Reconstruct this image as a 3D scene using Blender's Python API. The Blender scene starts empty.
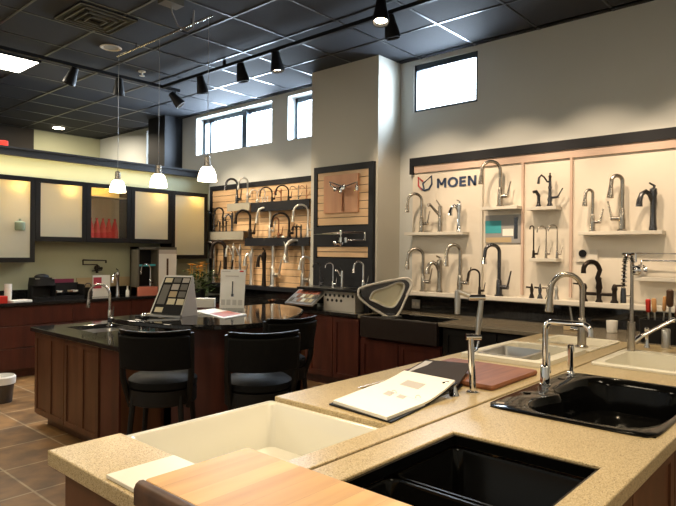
import bpy, math, random
import numpy as np
from mathutils import Vector, Matrix
random.seed(4)
PI = math.pi
C = bpy.context.scene.collection
SC = bpy.context.scene

# ---------------------------------------------------------------- survey of the room (camera position and axes)
F = 589.0; CX = 338.0; CY = 253.0; HC = 1.63
def _n(v): return v / np.linalg.norm(v)
_X = _n(np.array([862-CX, CY-257, F])); _Y = np.array([-325-CX, CY-246, F]); _Y = _n(_Y - _X*np.dot(_X, _Y))
_Z = np.cross(np.array([_X[0], _X[1], -_X[2]]), np.array([_Y[0], _Y[1], -_Y[2]])); _Z = _n(np.array([_Z[0], _Z[1], -_Z[2]]))
MM = np.array([_X, _Y, _Z]); CAM = np.array([0, 0, HC])
def at(u, v, **k):
    d = MM @ np.array([(u-CX)/F, (CY-v)/F, 1.0]); (a, val), = k.items(); i = 'xyz'.index(a)
    t = (val-CAM[i])/d[i]; return Vector((CAM + t*d).tolist())
def proj(p):
    c = MM.T @ (np.array(p)-CAM); return CX+F*c[0]/c[2], CY-F*c[1]/c[2]

# ---------------------------------------------------------------- materials
MATS = {}
def mat(name, col, rough=.5, metal=0, noise=0, nscale=8, bump=0, trans=0, coat=0, spec=.5, emit=None, es=0, ior=1.45):
    if name in MATS: return MATS[name]
    m = bpy.data.materials.new(name); m.use_nodes = True; nt = m.node_tree; b = nt.nodes['Principled BSDF']
    b.inputs['Base Color'].default_value = (*col, 1); b.inputs['Roughness'].default_value = rough
    b.inputs['Metallic'].default_value = metal; b.inputs['Transmission Weight'].default_value = trans
    b.inputs['Coat Weight'].default_value = coat; b.inputs['Specular IOR Level'].default_value = spec; b.inputs['IOR'].default_value = ior
    if emit: b.inputs['Emission Color'].default_value = (*emit, 1); b.inputs['Emission Strength'].default_value = es
    tc = nt.nodes.new('ShaderNodeTexCoord'); nz = nt.nodes.new('ShaderNodeTexNoise')
    nz.inputs['Scale'].default_value = nscale; nz.inputs['Detail'].default_value = 5
    nt.links.new(tc.outputs['Object'], nz.inputs['Vector'])
    if noise:
        mx = nt.nodes.new('ShaderNodeMix'); mx.data_type = 'RGBA'; mx.blend_type = 'MIX'
        mx.inputs[6].default_value = (*[c*(1-noise) for c in col], 1); mx.inputs[7].default_value = (*[min(1, c*(1+noise)) for c in col], 1)
        nt.links.new(nz.outputs['Fac'], mx.inputs[0]); nt.links.new(mx.outputs[2], b.inputs['Base Color'])
    if bump:
        bp = nt.nodes.new('ShaderNodeBump'); bp.inputs['Strength'].default_value = bump; bp.inputs['Distance'].default_value = .01
        nt.links.new(nz.outputs['Fac'], bp.inputs['Height']); nt.links.new(bp.outputs[0], b.inputs['Normal'])
    MATS[name] = m; return m

def wood(name, c1, c2, axis='x', scale=6, rough=.4, stave=0, coat=0):
    m = bpy.data.materials.new(name); m.use_nodes = True; nt = m.node_tree; b = nt.nodes['Principled BSDF']
    tc = nt.nodes.new('ShaderNodeTexCoord'); mp = nt.nodes.new('ShaderNodeMapping'); nz = nt.nodes.new('ShaderNodeTexNoise'); cr = nt.nodes.new('ShaderNodeValToRGB')
    s = {'x': (.12, 1, 1), 'y': (1, .12, 1), 'z': (1, 1, .12)}[axis]; mp.inputs['Scale'].default_value = [scale*k for k in s]
    nz.inputs['Scale'].default_value = 3; nz.inputs['Detail'].default_value = 8
    cr.color_ramp.elements[0].color = (*c1, 1); cr.color_ramp.elements[1].color = (*c2, 1); cr.color_ramp.elements[0].position = .3; cr.color_ramp.elements[1].position = .7
    nt.links.new(tc.outputs['Object'], mp.inputs['Vector']); nt.links.new(mp.outputs[0], nz.inputs['Vector']); nt.links.new(nz.outputs['Fac'], cr.inputs[0])
    out = cr.outputs[0]
    if stave:
        br = nt.nodes.new('ShaderNodeTexBrick'); br.offset = .5; br.inputs['Scale'].default_value = 1
        br.inputs['Brick Width'].default_value = 1.7; br.inputs['Row Height'].default_value = stave; br.inputs['Mortar Size'].default_value = .0006
        br.inputs['Color1'].default_value = (1.1, 1.08, 1.05, 1); br.inputs['Color2'].default_value = (.80, .68, .50, 1); br.inputs['Mortar'].default_value = (.4, .3, .2, 1)
        nt.links.new(tc.outputs['Object'], br.inputs['Vector'])
        mx = nt.nodes.new('ShaderNodeMix'); mx.data_type = 'RGBA'; mx.blend_type = 'MULTIPLY'; mx.inputs[0].default_value = .7
        nt.links.new(out, mx.inputs[6]); nt.links.new(br.outputs['Color'], mx.inputs[7]); out = mx.outputs[2]
    nt.links.new(out, b.inputs['Base Color']); b.inputs['Roughness'].default_value = rough; b.inputs['Coat Weight'].default_value = coat
    MATS[name] = m; return m

def granite(name, cols, scale, rough, base=None):
    m = bpy.data.materials.new(name); m.use_nodes = True; nt = m.node_tree; b = nt.nodes['Principled BSDF']
    tc = nt.nodes.new('ShaderNodeTexCoord'); vo = nt.nodes.new('ShaderNodeTexVoronoi'); vo.inputs['Scale'].default_value = scale
    sp = nt.nodes.new('ShaderNodeSeparateColor'); cr = nt.nodes.new('ShaderNodeValToRGB'); cr.color_ramp.interpolation = 'LINEAR'
    el = cr.color_ramp.elements
    el[0].position = 0; el[0].color = (*cols[0], 1); el[1].position = 1; el[1].color = (*cols[-1], 1)
    for i, c in enumerate(cols[1:-1]):
        e = el.new((i+1)/(len(cols)-1)); e.color = (*c, 1)
    nt.links.new(tc.outputs['Object'], vo.inputs['Vector']); nt.links.new(vo.outputs['Color'], sp.inputs[0]); nt.links.new(sp.outputs[0], cr.inputs[0])
    nt.links.new(cr.outputs[0], b.inputs['Base Color']); b.inputs['Roughness'].default_value = rough
    MATS[name] = m; return m

def floor_mat():
    m = bpy.data.materials.new('slate_tile'); m.use_nodes = True; nt = m.node_tree; b = nt.nodes['Principled BSDF']
    tc = nt.nodes.new('ShaderNodeTexCoord'); mp = nt.nodes.new('ShaderNodeMapping'); mp.inputs['Location'].default_value = (-2.16+5.5, -6.9+11, 0)
    br = nt.nodes.new('ShaderNodeTexBrick'); br.offset = 0; br.inputs['Scale'].default_value = 1; br.inputs['Brick Width'].default_value = .55
    br.inputs['Row Height'].default_value = .55; br.inputs['Mortar Size'].default_value = .009; br.inputs['Mortar Smooth'].default_value = .3
    br.inputs['Color1'].default_value = (.27, .155, .065, 1); br.inputs['Color2'].default_value = (.16, .095, .045, 1); br.inputs['Mortar'].default_value = (.40, .32, .22, 1)
    nz = nt.nodes.new('ShaderNodeTexNoise'); nz.inputs['Scale'].default_value = 5; nz.inputs['Detail'].default_value = 8
    mx = nt.nodes.new('ShaderNodeMix'); mx.data_type = 'RGBA'; mx.blend_type = 'MULTIPLY'; mx.inputs[0].default_value = .8
    cr = nt.nodes.new('ShaderNodeValToRGB'); cr.color_ramp.elements[0].color = (.5, .46, .42, 1); cr.color_ramp.elements[1].color = (1.35, 1.25, 1.1, 1)
    cr.color_ramp.elements[0].position = .35; cr.color_ramp.elements[1].position = .65
    bp = nt.nodes.new('ShaderNodeBump'); bp.inputs['Strength'].default_value = .3; bp.inputs['Distance'].default_value = .01
    nt.links.new(tc.outputs['Object'], mp.inputs[0]); nt.links.new(mp.outputs[0], br.inputs['Vector']); nt.links.new(tc.outputs['Object'], nz.inputs['Vector'])
    nt.links.new(nz.outputs['Fac'], cr.inputs[0]); nt.links.new(br.outputs['Color'], mx.inputs[6]); nt.links.new(cr.outputs[0], mx.inputs[7])
    nt.links.new(mx.outputs[2], b.inputs['Base Color']); nt.links.new(nz.outputs['Fac'], bp.inputs['Height']); nt.links.new(bp.outputs[0], b.inputs['Normal'])
    b.inputs['Roughness'].default_value = .42; return m

def frosted():
    m = bpy.data.materials.new('frosted_glass'); m.use_nodes = True; nt = m.node_tree; nt.nodes.clear()
    o = nt.nodes.new('ShaderNodeOutputMaterial'); tr = nt.nodes.new('ShaderNodeBsdfTranslucent'); dz = nt.nodes.new('ShaderNodeBsdfDiffuse'); dz.inputs[0].default_value = (.8, .82, .72, 1); cz = nt.nodes.new('ShaderNodeMixShader'); cz.inputs[0].default_value = .42; tp = nt.nodes.new('ShaderNodeBsdfTransparent'); df = nt.nodes.new('ShaderNodeBsdfGlossy')
    tr.inputs[0].default_value = (.86, .84, .70, 1); tp.inputs[0].default_value = (.8, .8, .74, 1); df.inputs[0].default_value = (.8, .8, .8, 1); df.inputs['Roughness'].default_value = .35
    a = nt.nodes.new('ShaderNodeMixShader'); a.inputs[0].default_value = .09; b = nt.nodes.new('ShaderNodeMixShader'); b.inputs[0].default_value = .1
    nt.links.new(tr.outputs[0], a.inputs[1]); nt.links.new(tp.outputs[0], a.inputs[2]); nt.links.new(a.outputs[0], cz.inputs[1]); nt.links.new(dz.outputs[0], cz.inputs[2]); nt.links.new(cz.outputs[0], b.inputs[1]); nt.links.new(df.outputs[0], b.inputs[2]); nt.links.new(b.outputs[0], o.inputs[0])
    return m
def clear_glass():
    m = bpy.data.materials.new('clear_glass'); m.use_nodes = True; nt = m.node_tree; nt.nodes.clear()
    o = nt.nodes.new('ShaderNodeOutputMaterial'); tp = nt.nodes.new('ShaderNodeBsdfTransparent'); gl = nt.nodes.new('ShaderNodeBsdfGlossy')
    gl.inputs['Roughness'].default_value = .02; a = nt.nodes.new('ShaderNodeMixShader'); a.inputs[0].default_value = .06
    nt.links.new(tp.outputs[0], a.inputs[1]); nt.links.new(gl.outputs[0], a.inputs[2]); nt.links.new(a.outputs[0], o.inputs[0]); return m

M_wall = mat('sage_paint', (.60, .62, .60), .85, noise=.03, nscale=2)
M_wallg = mat('sage_green_paint', (.46, .47, .32), .85, noise=.03, nscale=2)
M_col = mat('cream_paint', (.58, .56, .49), .85)
M_ceil = mat('charcoal_ceiling_tile', (.040, .043, .050), .85, spec=.25, noise=.12, nscale=60, bump=.1)
M_grid = mat('ceiling_bar_metal', (.085, .09, .10), .32, metal=.9)
M_floor = floor_mat()
M_tan = granite('tan_quartz', [(.17, .11, .05), (.42, .31, .16), (.49, .38, .21), (.53, .42, .24), (.62, .53, .35)], 330, .28)
M_blk = granite('black_granite', [(.004, .004, .005), (.008, .008, .009), (.012, .011, .01), (.05, .045, .04)], 300, .06)
M_red = wood('cherry_cabinet', (.040, .009, .006), (.080, .020, .012), 'z', 4, .35)
M_brown = wood('brown_cabinet', (.070, .027, .012), (.13, .052, .024), 'z', 4, .35)
M_dark = mat('espresso_wood', (.007, .006, .005), .5, spec=.3, noise=.2)
M_navy = mat('black_frame', (.009, .010, .014), .55, spec=.35)
M_slat = wood('maple_slat', (.62, .40, .21), (.74, .50, .29), 'y', 5, .5)
M_board = wood('pinkish_maple', (.62, .30, .16), (.70, .37, .20), 'z', 4, .45)
M_panel = mat('display_panel_white', (.76, .70, .60), .6, noise=.02)
M_panelpink = mat('pinkish_trim', (.62, .46, .37), .6)
M_white = mat('white_laminate', (.70, .66, .58), .45)
M_fire = mat('white_fireclay', (.74, .72, .64), .08, coat=.5)
M_solid = mat('cream_composite', (.82, .78, .66), .25)
M_bsink = mat('black_enamel', (.003, .003, .003), .12, spec=.22)
M_sat = mat('satin_chrome', (.80, .77, .72), .30, metal=1)
M_steel = mat('brushed_steel', (.55, .53, .5), .28, metal=1)
M_chrome = mat('chrome', (.80, .80, .82), .06, metal=1)
M_nickel = mat('brushed_nickel', (.46, .42, .37), .26, metal=1)
M_bronze = mat('oil_rubbed_bronze', (.030, .022, .018), .32, metal=.7)
M_dkst = mat('dark_steel', (.12, .12, .13), .25, metal=1)
M_copper = mat('copper_finish', (.42, .2, .11), .3, metal=1)
M_rub = mat('black_plastic', (.008, .008, .009), .5, spec=.25)
M_leather = mat('black_leather', (.006, .006, .006),   .6, spec=.12, noise=.2, nscale=40, bump=.15)
M_frost = frosted(); M_glass = clear_glass()
M_paper = mat('paper', (.86, .84, .78), .6); M_paper2 = mat('cream_page', (.86, .83, .75), .6)
M_tape = mat('printed_grey', (.5, .45, .4), .6)
M_butcher = wood('butcher_block_maple', (.52, .29, .075), (.68, .42, .14), 'x', 5, .5, stave=.085)
M_walnut = wood('walnut_edge', (.05, .022, .01), (.10, .045, .02), 'x', 6, .45)
M_cherryb = wood('reddish_board', (.17, .055, .02), (.27, .10, .04), 'x', 8, .6, stave=.05)
M_redcloth = mat('red_cloth', (.62, .05, .035), .8)
M_purple = mat('purple_card', (.20, .02, .06), .5)
M_pink = mat('coral_card', (.62, .20, .13), .5)
M_blue = mat('dark_blue_lettering', (.03, .055, .12), .5); M_redl = mat('red_logo', (.55, .06, .06), .5)
M_leaf = mat('leaf_green', (.05, .10, .025), .6, noise=.4, nscale=30); M_flower = mat('orange_petal', (.95, .45, .08), .6, noise=.2)
M_redp = mat('red_plastic', (.55, .03, .02), .35); M_woodsp = mat('spoon_wood', (.5, .26, .1), .6)
M_teal = mat('teal_print', (.05, .36, .42), .5); M_greyprint = mat('grey_print', (.30, .30, .30), .5)
M_grey = mat('grey_sample', (.16, .15, .13), .5); M_cream = mat('cream_sample', (.75, .66, .45), .5); M_tansamp = mat('tan_sample', (.5, .38, .22), .5)
M_lampglass = mat('opal_glass', (.95, .92, .85), .3, emit=(1, .86, .62), es=6)
M_bulb = mat('lamp_face', (1, .9, .75), .3, emit=(1, .85, .62), es=22)
M_diffuser = mat('troffer_diffuser', (1, .95, .85), .4, emit=(1, .93, .78), es=14)
M_off = mat('unlit_lens', (.25, .25, .26), .3)
M_vent = mat('warm_metal', (.10, .09, .065), .5)
M_alu = mat('window_frame_metal', (.06, .08, .10), .4, metal=.2)

# ---------------------------------------------------------------- mesh builder
class MB:
    def __init__(s): s.v = []; s.f = []; s.mi = []; s.cur = 0
    def add(s, vs, fs):
        b = len(s.v); s.v += [tuple(v) for v in vs]; s.f += [tuple(b+i for i in f) for f in fs]; s.mi += [s.cur]*len(fs); return s
    def box(s, x0, x1, y0, y1, z0, z1):
        return s.add([(x0,y0,z0),(x1,y0,z0),(x1,y1,z0),(x0,y1,z0),(x0,y0,z1),(x1,y0,z1),(x1,y1,z1),(x0,y1,z1)],
                     [(0,3,2,1),(4,5,6,7),(0,1,5,4),(1,2,6,5),(2,3,7,6),(3,0,4,7)])
    def obox(s, c, ax, ay, az):
        c, ax, ay, az = map(Vector, (c, ax, ay, az))
        return s.add([c+i*ax+j*ay+k*az for k in (-1,1) for (i,j) in ((-1,-1),(1,-1),(1,1),(-1,1))],
                     [(0,3,2,1),(4,5,6,7),(0,1,5,4),(1,2,6,5),(2,3,7,6),(3,0,4,7)])
    def tube(s, pts, r, n=10, cap=True):
        pts = [Vector(p) for p in pts]; N = len(pts); rs = r if isinstance(r, (list, tuple)) else [r]*N
        vs = []; t0 = (pts[1]-pts[0]).normalized(); up = Vector((0,0,1)) if abs(t0.z) < .9 else Vector((1,0,0)); a = t0.cross(up).normalized()
        for i, p in enumerate(pts):
            t = ((pts[min(i+1,N-1)]-pts[i]).normalized() + (pts[i]-pts[max(i-1,0)]).normalized())
            t = t.normalized() if t.length > 1e-6 else t0
            a = (a - t*a.dot(t)).normalized(); b = t.cross(a)
            vs += [p + rs[i]*(math.cos(2*PI*k/n)*a + math.sin(2*PI*k/n)*b) for k in range(n)]
        fs = [(i*n+k, i*n+(k+1)%n, (i+1)*n+(k+1)%n, (i+1)*n+k) for i in range(N-1) for k in range(n)]
        if cap: fs += [tuple(range(n-1,-1,-1)), tuple((N-1)*n+k for k in range(n))]
        return s.add(vs, fs)
    def lathe(s, prof, c=(0,0,0), n=16, axis=(0,0,1), cap=True):
        ax = Vector(axis).normalized(); c = Vector(c); up = Vector((1,0,0)) if abs(ax.x) < .9 else Vector((0,1,0)); a = ax.cross(up).normalized(); b = ax.cross(a)
        vs = [c + ax*z + r*(math.cos(2*PI*k/n)*a + math.sin(2*PI*k/n)*b) for r, z in prof for k in range(n)]
        N = len(prof); fs = [(i*n+k, i*n+(k+1)%n, (i+1)*n+(k+1)%n, (i+1)*n+k) for i in range(N-1) for k in range(n)]
        if cap: fs += [tuple(range(n-1,-1,-1)), tuple((N-1)*n+k for k in range(n))]
        return s.add(vs, fs)
    def prism(s, poly, z0, z1):
        n = len(poly); vs = [(x,y,z0) for x,y in poly]+[(x,y,z1) for x,y in poly]
        return s.add(vs, [tuple(range(n-1,-1,-1)), tuple(range(n,2*n))]+[(i,(i+1)%n,n+(i+1)%n,n+i) for i in range(n)])
    def loft(s, loops, closed_end=True, start=False):
        n = len(loops[0]); vs = [p for l in loops for p in l]
        fs = [(i*n+k, i*n+(k+1)%n, (i+1)*n+(k+1)%n, (i+1)*n+k) for i in range(len(loops)-1) for k in range(n)]
        if closed_end: fs.append(tuple((len(loops)-1)*n+k for k in range(n)))
        if start: fs.append(tuple(range(n-1,-1,-1)))
        return s.add(vs, fs)
    def sphere(s, c, r, n=12, sc=(1,1,1)):
        c = Vector(c); vs = []; m = n//2
        for i in range(m+1):
            for k in range(n):
                ph = PI*i/m; vs.append(c+Vector((r*sc[0]*math.sin(ph)*math.cos(2*PI*k/n), r*sc[1]*math.sin(ph)*math.sin(2*PI*k/n), r*sc[2]*math.cos(ph))))
        return s.add(vs, [(i*n+k, (i+1)*n+k, (i+1)*n+(k+1)%n, i*n+(k+1)%n) for i in range(m) for k in range(n)])

def obj(name, mb, m, parent=None, smooth=True, bevel=0, angle=40):
    me = bpy.data.meshes.new(name); me.from_pydata([tuple(v) for v in mb.v], [], mb.f)
    ms = m if isinstance(m, (list, tuple)) else [m]
    for k in ms: me.materials.append(k)
    if len(ms) > 1: me.polygons.foreach_set('material_index', mb.mi)
    me.validate(); me.update()
    if smooth:
        me.polygons.foreach_set('use_smooth', [True]*len(me.polygons)); me.set_sharp_from_angle(angle=math.radians(angle))
    o = bpy.data.objects.new(name, me); C.objects.link(o)
    if parent: o.parent = parent
    if bevel:
        b = o.modifiers.new('edge', 'BEVEL'); b.width = bevel; b.segments = 2; b.limit_method = 'ANGLE'; b.harden_normals = False
    return o
def tag(o, label, cat, group=None, kind=None):
    if label: o['label'] = label; o['category'] = cat
    if group: o['group'] = group
    if kind: o['kind'] = kind
    return o
def thing(name, label, cat, loc=(0,0,0), rz=0, group=None):
    o = bpy.data.objects.new(name, None); C.objects.link(o); o.location = loc; o.rotation_euler = (0,0,rz); o.empty_display_size = .1
    return tag(o, label, cat, group)
def struct(name, mb, m, smooth=False, bevel=0):
    o = obj(name, mb, m, None, smooth, bevel); o['kind'] = 'structure'; return o
def dup(root, loc, rz=0, label=None, scale=None):
    r = root.copy(); C.objects.link(r); r.location = loc; r.rotation_euler = (0,0,rz)
    if label: r['label'] = label
    if scale: r.scale = (scale,)*3
    for ch in list(root.children):
        c = ch.copy(); C.objects.link(c); c.parent = r
        for g in ch.children:
            d = g.copy(); C.objects.link(d); d.parent = c
    return r
def rrect(x0, x1, y0, y1, r, z, n=4):
    out = []
    for cx, cy, a in ((x1-r,y1-r,0),(x0+r,y1-r,PI/2),(x0+r,y0+r,PI),(x1-r,y0+r,1.5*PI)):
        for i in range(n+1): out.append((cx+r*math.cos(a+i*PI/2/n), cy+r*math.sin(a+i*PI/2/n), z))
    return out
def slab(name, x0, x1, y0, y1, z0, z1, holes, m, label, cat, group=None):
    xs = sorted({x0, x1, *[h[0] for h in holes], *[h[1] for h in holes]}); ys = sorted({y0, y1, *[h[2] for h in holes], *[h[3] for h in holes]})
    solid = lambda i, j: 0 <= i < len(xs)-1 and 0 <= j < len(ys)-1 and not any(h[0] <= (xs[i]+xs[i+1])/2 <= h[1] and h[2] <= (ys[j]+ys[j+1])/2 <= h[3] for h in holes)
    nx = len(xs); mb = MB(); mb.v = [(x,y,z) for z in (z0,z1) for y in ys for x in xs]; L = nx*len(ys); I = lambda i, j, k: k*L+j*nx+i; fs = []
    for i in range(nx-1):
        for j in range(len(ys)-1):
            if not solid(i, j): continue
            fs.append((I(i,j,1), I(i+1,j,1), I(i+1,j+1,1), I(i,j+1,1))); fs.append((I(i,j,0), I(i,j+1,0), I(i+1,j+1,0), I(i+1,j,0)))
            if not solid(i-1,j): fs.append((I(i,j,0), I(i,j,1), I(i,j+1,1), I(i,j+1,0)))
            if not solid(i+1,j): fs.append((I(i+1,j,0), I(i+1,j+1,0), I(i+1,j+1,1), I(i+1,j,1)))
            if not solid(i,j-1): fs.append((I(i,j,0), I(i+1,j,0), I(i+1,j,1), I(i,j,1)))
            if not solid(i,j+1): fs.append((I(i,j+1,0), I(i,j+1,1), I(i+1,j+1,1), I(i+1,j+1,0)))
    mb.f = fs; mb.mi = [0]*len(fs)
    o = obj(name, mb, m, None, False, .005); tag(o, label, cat, group); return o

# ---------------------------------------------------------------- room shell
XW = 6.12; YP = 8.45; ZC = 4.03; YB = 12.4; X0 = -3.2; Y0 = -3.6
struct('floor', MB().box(X0-.1, XW+.35, Y0-.1, YB+.1, -.08, 0), M_floor)
struct('ceiling', MB().box(X0-.1, XW+.35, Y0-.1, YB+.1, ZC, ZC+.1), M_ceil)
g = MB()
for k in range(-12, 2):
    x = 5.28+.75*k+.75*0
    if X0 < x < XW: g.box(x-.012, x+.012, Y0, YB, ZC-.006, ZC)
for k in range(-15, 8):
    y = 7.09+.75*k
    if Y0 < y < YB: g.box(X0, XW, y-.012, y+.012, ZC-.005, ZC)
g.box(6.03-.012, 6.03+.012, Y0, YB, ZC-.006, ZC)
struct('trim_1', g, M_grid)
# right hand (display) wall with clerestory openings
wins = [(3.32, 4.20, 3.38), (5.96, 6.48, 3.31), (6.84, 8.83, 3.32), (10.07, 10.5, 3.0)]
w = MB(); y = Y0
for a, b, zs in wins:
    w.box(XW, XW+.3, y, a, 0, ZC); w.box(XW, XW+.3, a, b, 0, zs); w.box(XW, XW+.3, a, b, 3.97, ZC); y = b
w.box(XW, XW+.3, y, YB, 0, ZC)
struct('wall_right', w, M_wall)
struct('wall_back', MB().box(4.75, XW+.3, YB, YB+.2, 0, ZC), M_wallg)
struct('wall_far', MB().box(X0, 4.75, YB, YB+.2, 0, ZC), mat('dark_paint', (.04, .035, .03), .9))
struct('wall_left', MB().box(X0-.2, X0, Y0, YB, 0, ZC), M_wall)
struct('wall_front', MB().box(X0-.2, XW+.3, Y0-.2, Y0, 0, ZC), M_wall)
struct('wall_partition', MB().box(X0, XW, YP, YP+.15, 0, 2.90), M_wallg)
cr = MB().box(X0, XW-.002, YP-.05, YP+.20, 2.87, 2.985); cr.box(X0, XW-.002, YP-.065, YP-.05, 2.96, 2.985)
struct('trim_2', cr, M_navy)
struct('wall_pier', MB().box(5.66, XW, 4.40, 5.53, 0, ZC), M_col)
struct('wall_dark_pier', MB().box(5.75, XW-.01, 9.25, 9.8, 0, ZC), M_navy)
for i, (a, b, zs) in enumerate(wins):
    f = MB(); t = .03 if i == 0 else .045; xa, xb = (XW+.02, XW+.09) if i == 0 else (XW+.16, XW+.23)
    f.box(xa, xb, a, b, zs, zs+t); f.box(xa, xb, a, b, 3.97-.07, 3.97); f.box(xa, xb, a, a+t, zs, 3.97); f.box(xa, xb, b-t, b, zs, 3.97)
    if i == 2: f.box(xa-.05, xb, 7.58, 7.70, zs, 3.97)
    if i == 2: f.box(xa, xb, 8.6, 8.66, zs, 3.97)
    fr = struct('window_%d' % (i+1), f, M_alu)
    gl = obj('pane', MB().box(xa+.03, xa+.036, a+t, b-t, zs+t, 3.9), M_glass, fr, False)

# ---------------------------------------------------------------- ceiling things
def lamp_spot(loc, target, power, size=70, col=(1, .80, .56), blend=.6, r=.05, name='lamp'):
    l = bpy.data.lights.new(name, 'SPOT'); l.energy = power; l.spot_size = math.radians(size); l.spot_blend = blend; l.color = col; l.shadow_soft_size = r
    o = bpy.data.objects.new(name, l); C.objects.link(o); o.location = loc
    o.rotation_euler = (Vector(target)-Vector(loc)).to_track_quat('-Z', 'Y').to_euler(); return o
def lamp_point(loc, power, col=(1, .8, .55), r=.05):
    l = bpy.data.lights.new('lamp', 'POINT'); l.energy = power; l.color = col; l.shadow_soft_size = r
    o = bpy.data.objects.new('lamp', l); C.objects.link(o); o.location = loc; return o
def lamp_area(loc, target, power, sx, sy, col=(1, .86, .66)):
    l = bpy.data.lights.new('lamp', 'AREA'); l.shape = 'RECTANGLE'; l.size = sx; l.size_y = sy; l.energy = power; l.color = col
    o = bpy.data.objects.new('lamp', l); C.objects.link(o); o.location = loc
    o.rotation_euler = (Vector(target)-Vector(loc)).to_track_quat('-Z', 'Y').to_euler(); return o

t = obj('track_rail', MB().box(-1, 4.85, 7.41, 7.45, 3.93, 3.97).box(-.9, -.86, 7.42, 7.44, 3.97, ZC).box(2.4, 2.44, 7.42, 7.44, 3.97, ZC), M_rub, None, False)
tag(t, 'black lighting track running parallel to the glass door cabinets', 'lighting track')
t = obj('track_rail', MB().box(4.56, 4.60, -1.5, 7.405, 3.93, 3.97).box(4.57, 4.59, 1, 1.04, 3.97, ZC).box(4.57, 4.59, 6, 6.04, 3.97, ZC), M_rub, None, False)
tag(t, 'black lighting track running parallel to the clerestory windows', 'lighting track')
def spot_head(p, target, label, on=False):
    t = thing('track_spotlight', label, 'spotlight', p, 0, None)
    obj('stem', MB().tube([(0,0,0), (0,0,-.07)], .012, 8), M_rub, t)
    d = (Vector(target)-Vector(p)).normalized(); c = Vector((0,0,-.10))
    obj('housing', MB().lathe([(.02,-.10),(.045,-.09),(.055,-.02),(.075,.08),(.078,.13),(.07,.13),(.06,.10)], c, 16, d, False), M_rub, t)
    obj('lens', MB().lathe([(.002,.100),(.060,.100),(.062,.095)], c, 16, d), M_bulb if on else M_off, t)
    return t
zt = 3.93
spots = [((3.30,7.43,zt), (2.9,7.8,2.4), 'slightly tilted black track spotlight closest to the bright ceiling panel', False),
         ((3.92,7.43,zt), (4.0,7.7,2.0), 'black track spotlight hanging straight down, second along from the bright ceiling panel', False),
         ((4.78,7.43,zt), (5.35,7.0,3.1), 'black track spotlight at the corner where both tracks meet, glinting lamp', True),
         ((4.58,6.51,zt), (5.1,6.55,1.9), 'black track spotlight beside the bright double clerestory window', False),
         ((4.58,5.68,zt), (4.95,5.6,2.0), 'black track spotlight with a faintly lit rim above the slatted faucet wall', False),
         ((4.58,5.05,zt), (4.75,4.9,2.1), 'lit track spotlight pointing at the cream pier', True),
         ((4.58,3.42,zt), (5.0,3.3,2.0), 'dark track spotlight next to the window beside the cream pier', False)]
for p, tg, lb, on in spots: spot_head(p, tg, lb, on)
q = at(381, -1, z=3.93)
spot_head((q.x, q.y, 3.93), (q.x-.6, q.y-.45, 1), 'brightly lit spotlight high up at the top edge, shining down', True)
# monorail and pendants
mr = obj('pendant_rail', MB().tube([(3.53,6.74,3.97),(3.53,4.85,3.97)], .012, 8).tube([(3.53,6.3,3.97),(3.53,6.3,ZC)], .008, 6).tube([(3.53,5.2,3.97),(3.53,5.2,ZC)], .008, 6), M_nickel)
tag(mr, 'thin metal ceiling rail that carries the three pendant cords', 'lighting rail')
P0 = None
for i, (y, lb) in enumerate(((6.70,'white glass pendant lamp in front of the cabinet with red cloths'), (5.80,'white glass pendant lamp in front of the cabinet right of the red cloths cabinet'), (4.90,'white glass pendant lamp closest to the slatted faucet wall'))):
    lb = lb.replace('right of', 'next to')
    if P0 is None:
        P0 = thing('pendant_lamp', lb, 'lamp', (3.53, y, 2.33), 0, 'pendants over the dark island')
        obj('cord', MB().tube([(0,0,.22),(0,0,1.63)], .0028, 6), M_grey, P0)
        obj('cap', MB().lathe([(.012,.25),(.03,.24),(.035,.15),(.05,.14)], (0,0,0), 16), M_nickel, P0)
        obj('lamp_shade', MB().lathe([(.040,.145),(.066,.12),(.088,.06),(.096,.0),(.092,.0),(.082,.06),(.060,.11),(.034,.135)], (0,0,0), 20, cap=False), M_lampglass, P0)
    else: dup(P0, (3.53, y, 2.33), 0, lb)
    lamp_point((3.53, y, 2.37), 22, r=.06)
# fluorescent panel, ring downlight, diffuser, sprinkler, cable
t = thing('ceiling_light', 'bright white rectangular ceiling light panel above the frosted cabinets', 'ceiling light', (2.6, 8.18, ZC-.01))
obj('diffuser', MB().box(-.5,.46,-.33,.33,-.012,0), M_diffuser, t, False)
fm = MB(); fm.box(-.52,-.5,-.35,.35,-.014,.005).box(.46,.48,-.35,.35,-.014,.005).box(-.52,.48,-.35,-.33,-.014,.005).box(-.52,.48,.33,.35,-.014,.005)
obj('frame', fm, M_grid, t, False)
lamp_area((2.6, 8.18, ZC-.05), (2.6,8.18,0), 90, .9, .6)
q = at(111, 47, z=ZC)
t = thing('recessed_downlight', 'unlit round recessed downlight with pale ring in the dark ceiling', 'ceiling light', (q.x,q.y,ZC-.005))
obj('ring', MB().lathe([(.085,-.004),(.11,-.012),(.125,-.004),(.12,.0)], (0,0,0), 24, cap=False), M_white, t)
obj('reflector', MB().lathe([(.002,-.001),(.088,-.003)], (0,0,0), 24), M_off, t)
q = at(62, 125, z=ZC)
t = thing('recessed_downlight', 'small lit downlight in the far ceiling beyond the partition', 'ceiling light', (5.0, 11.85, ZC-.005))
obj('lens', MB().lathe([(.002,-.01),(.10,-.01),(.105,0)], (0,0,0), 20), M_bulb, t)
q = at(96, 18, z=ZC)
t = thing('ceiling_diffuser', 'square warm toned air diffuser with slanted slats in the dark ceiling', 'air vent', (q.x,q.y,ZC-.012))
d = MB()
for k in range(4):
    a = .30-.07*k; d.box(-a,a,-a,-a+.012,-.006*k-.01,0).box(-a,a,a-.012,a,-.006*k-.01,0).box(-a,-a+.012,-a,a,-.006*k-.01,0).box(a-.012,a,-a,a,-.006*k-.01,0)
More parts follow.
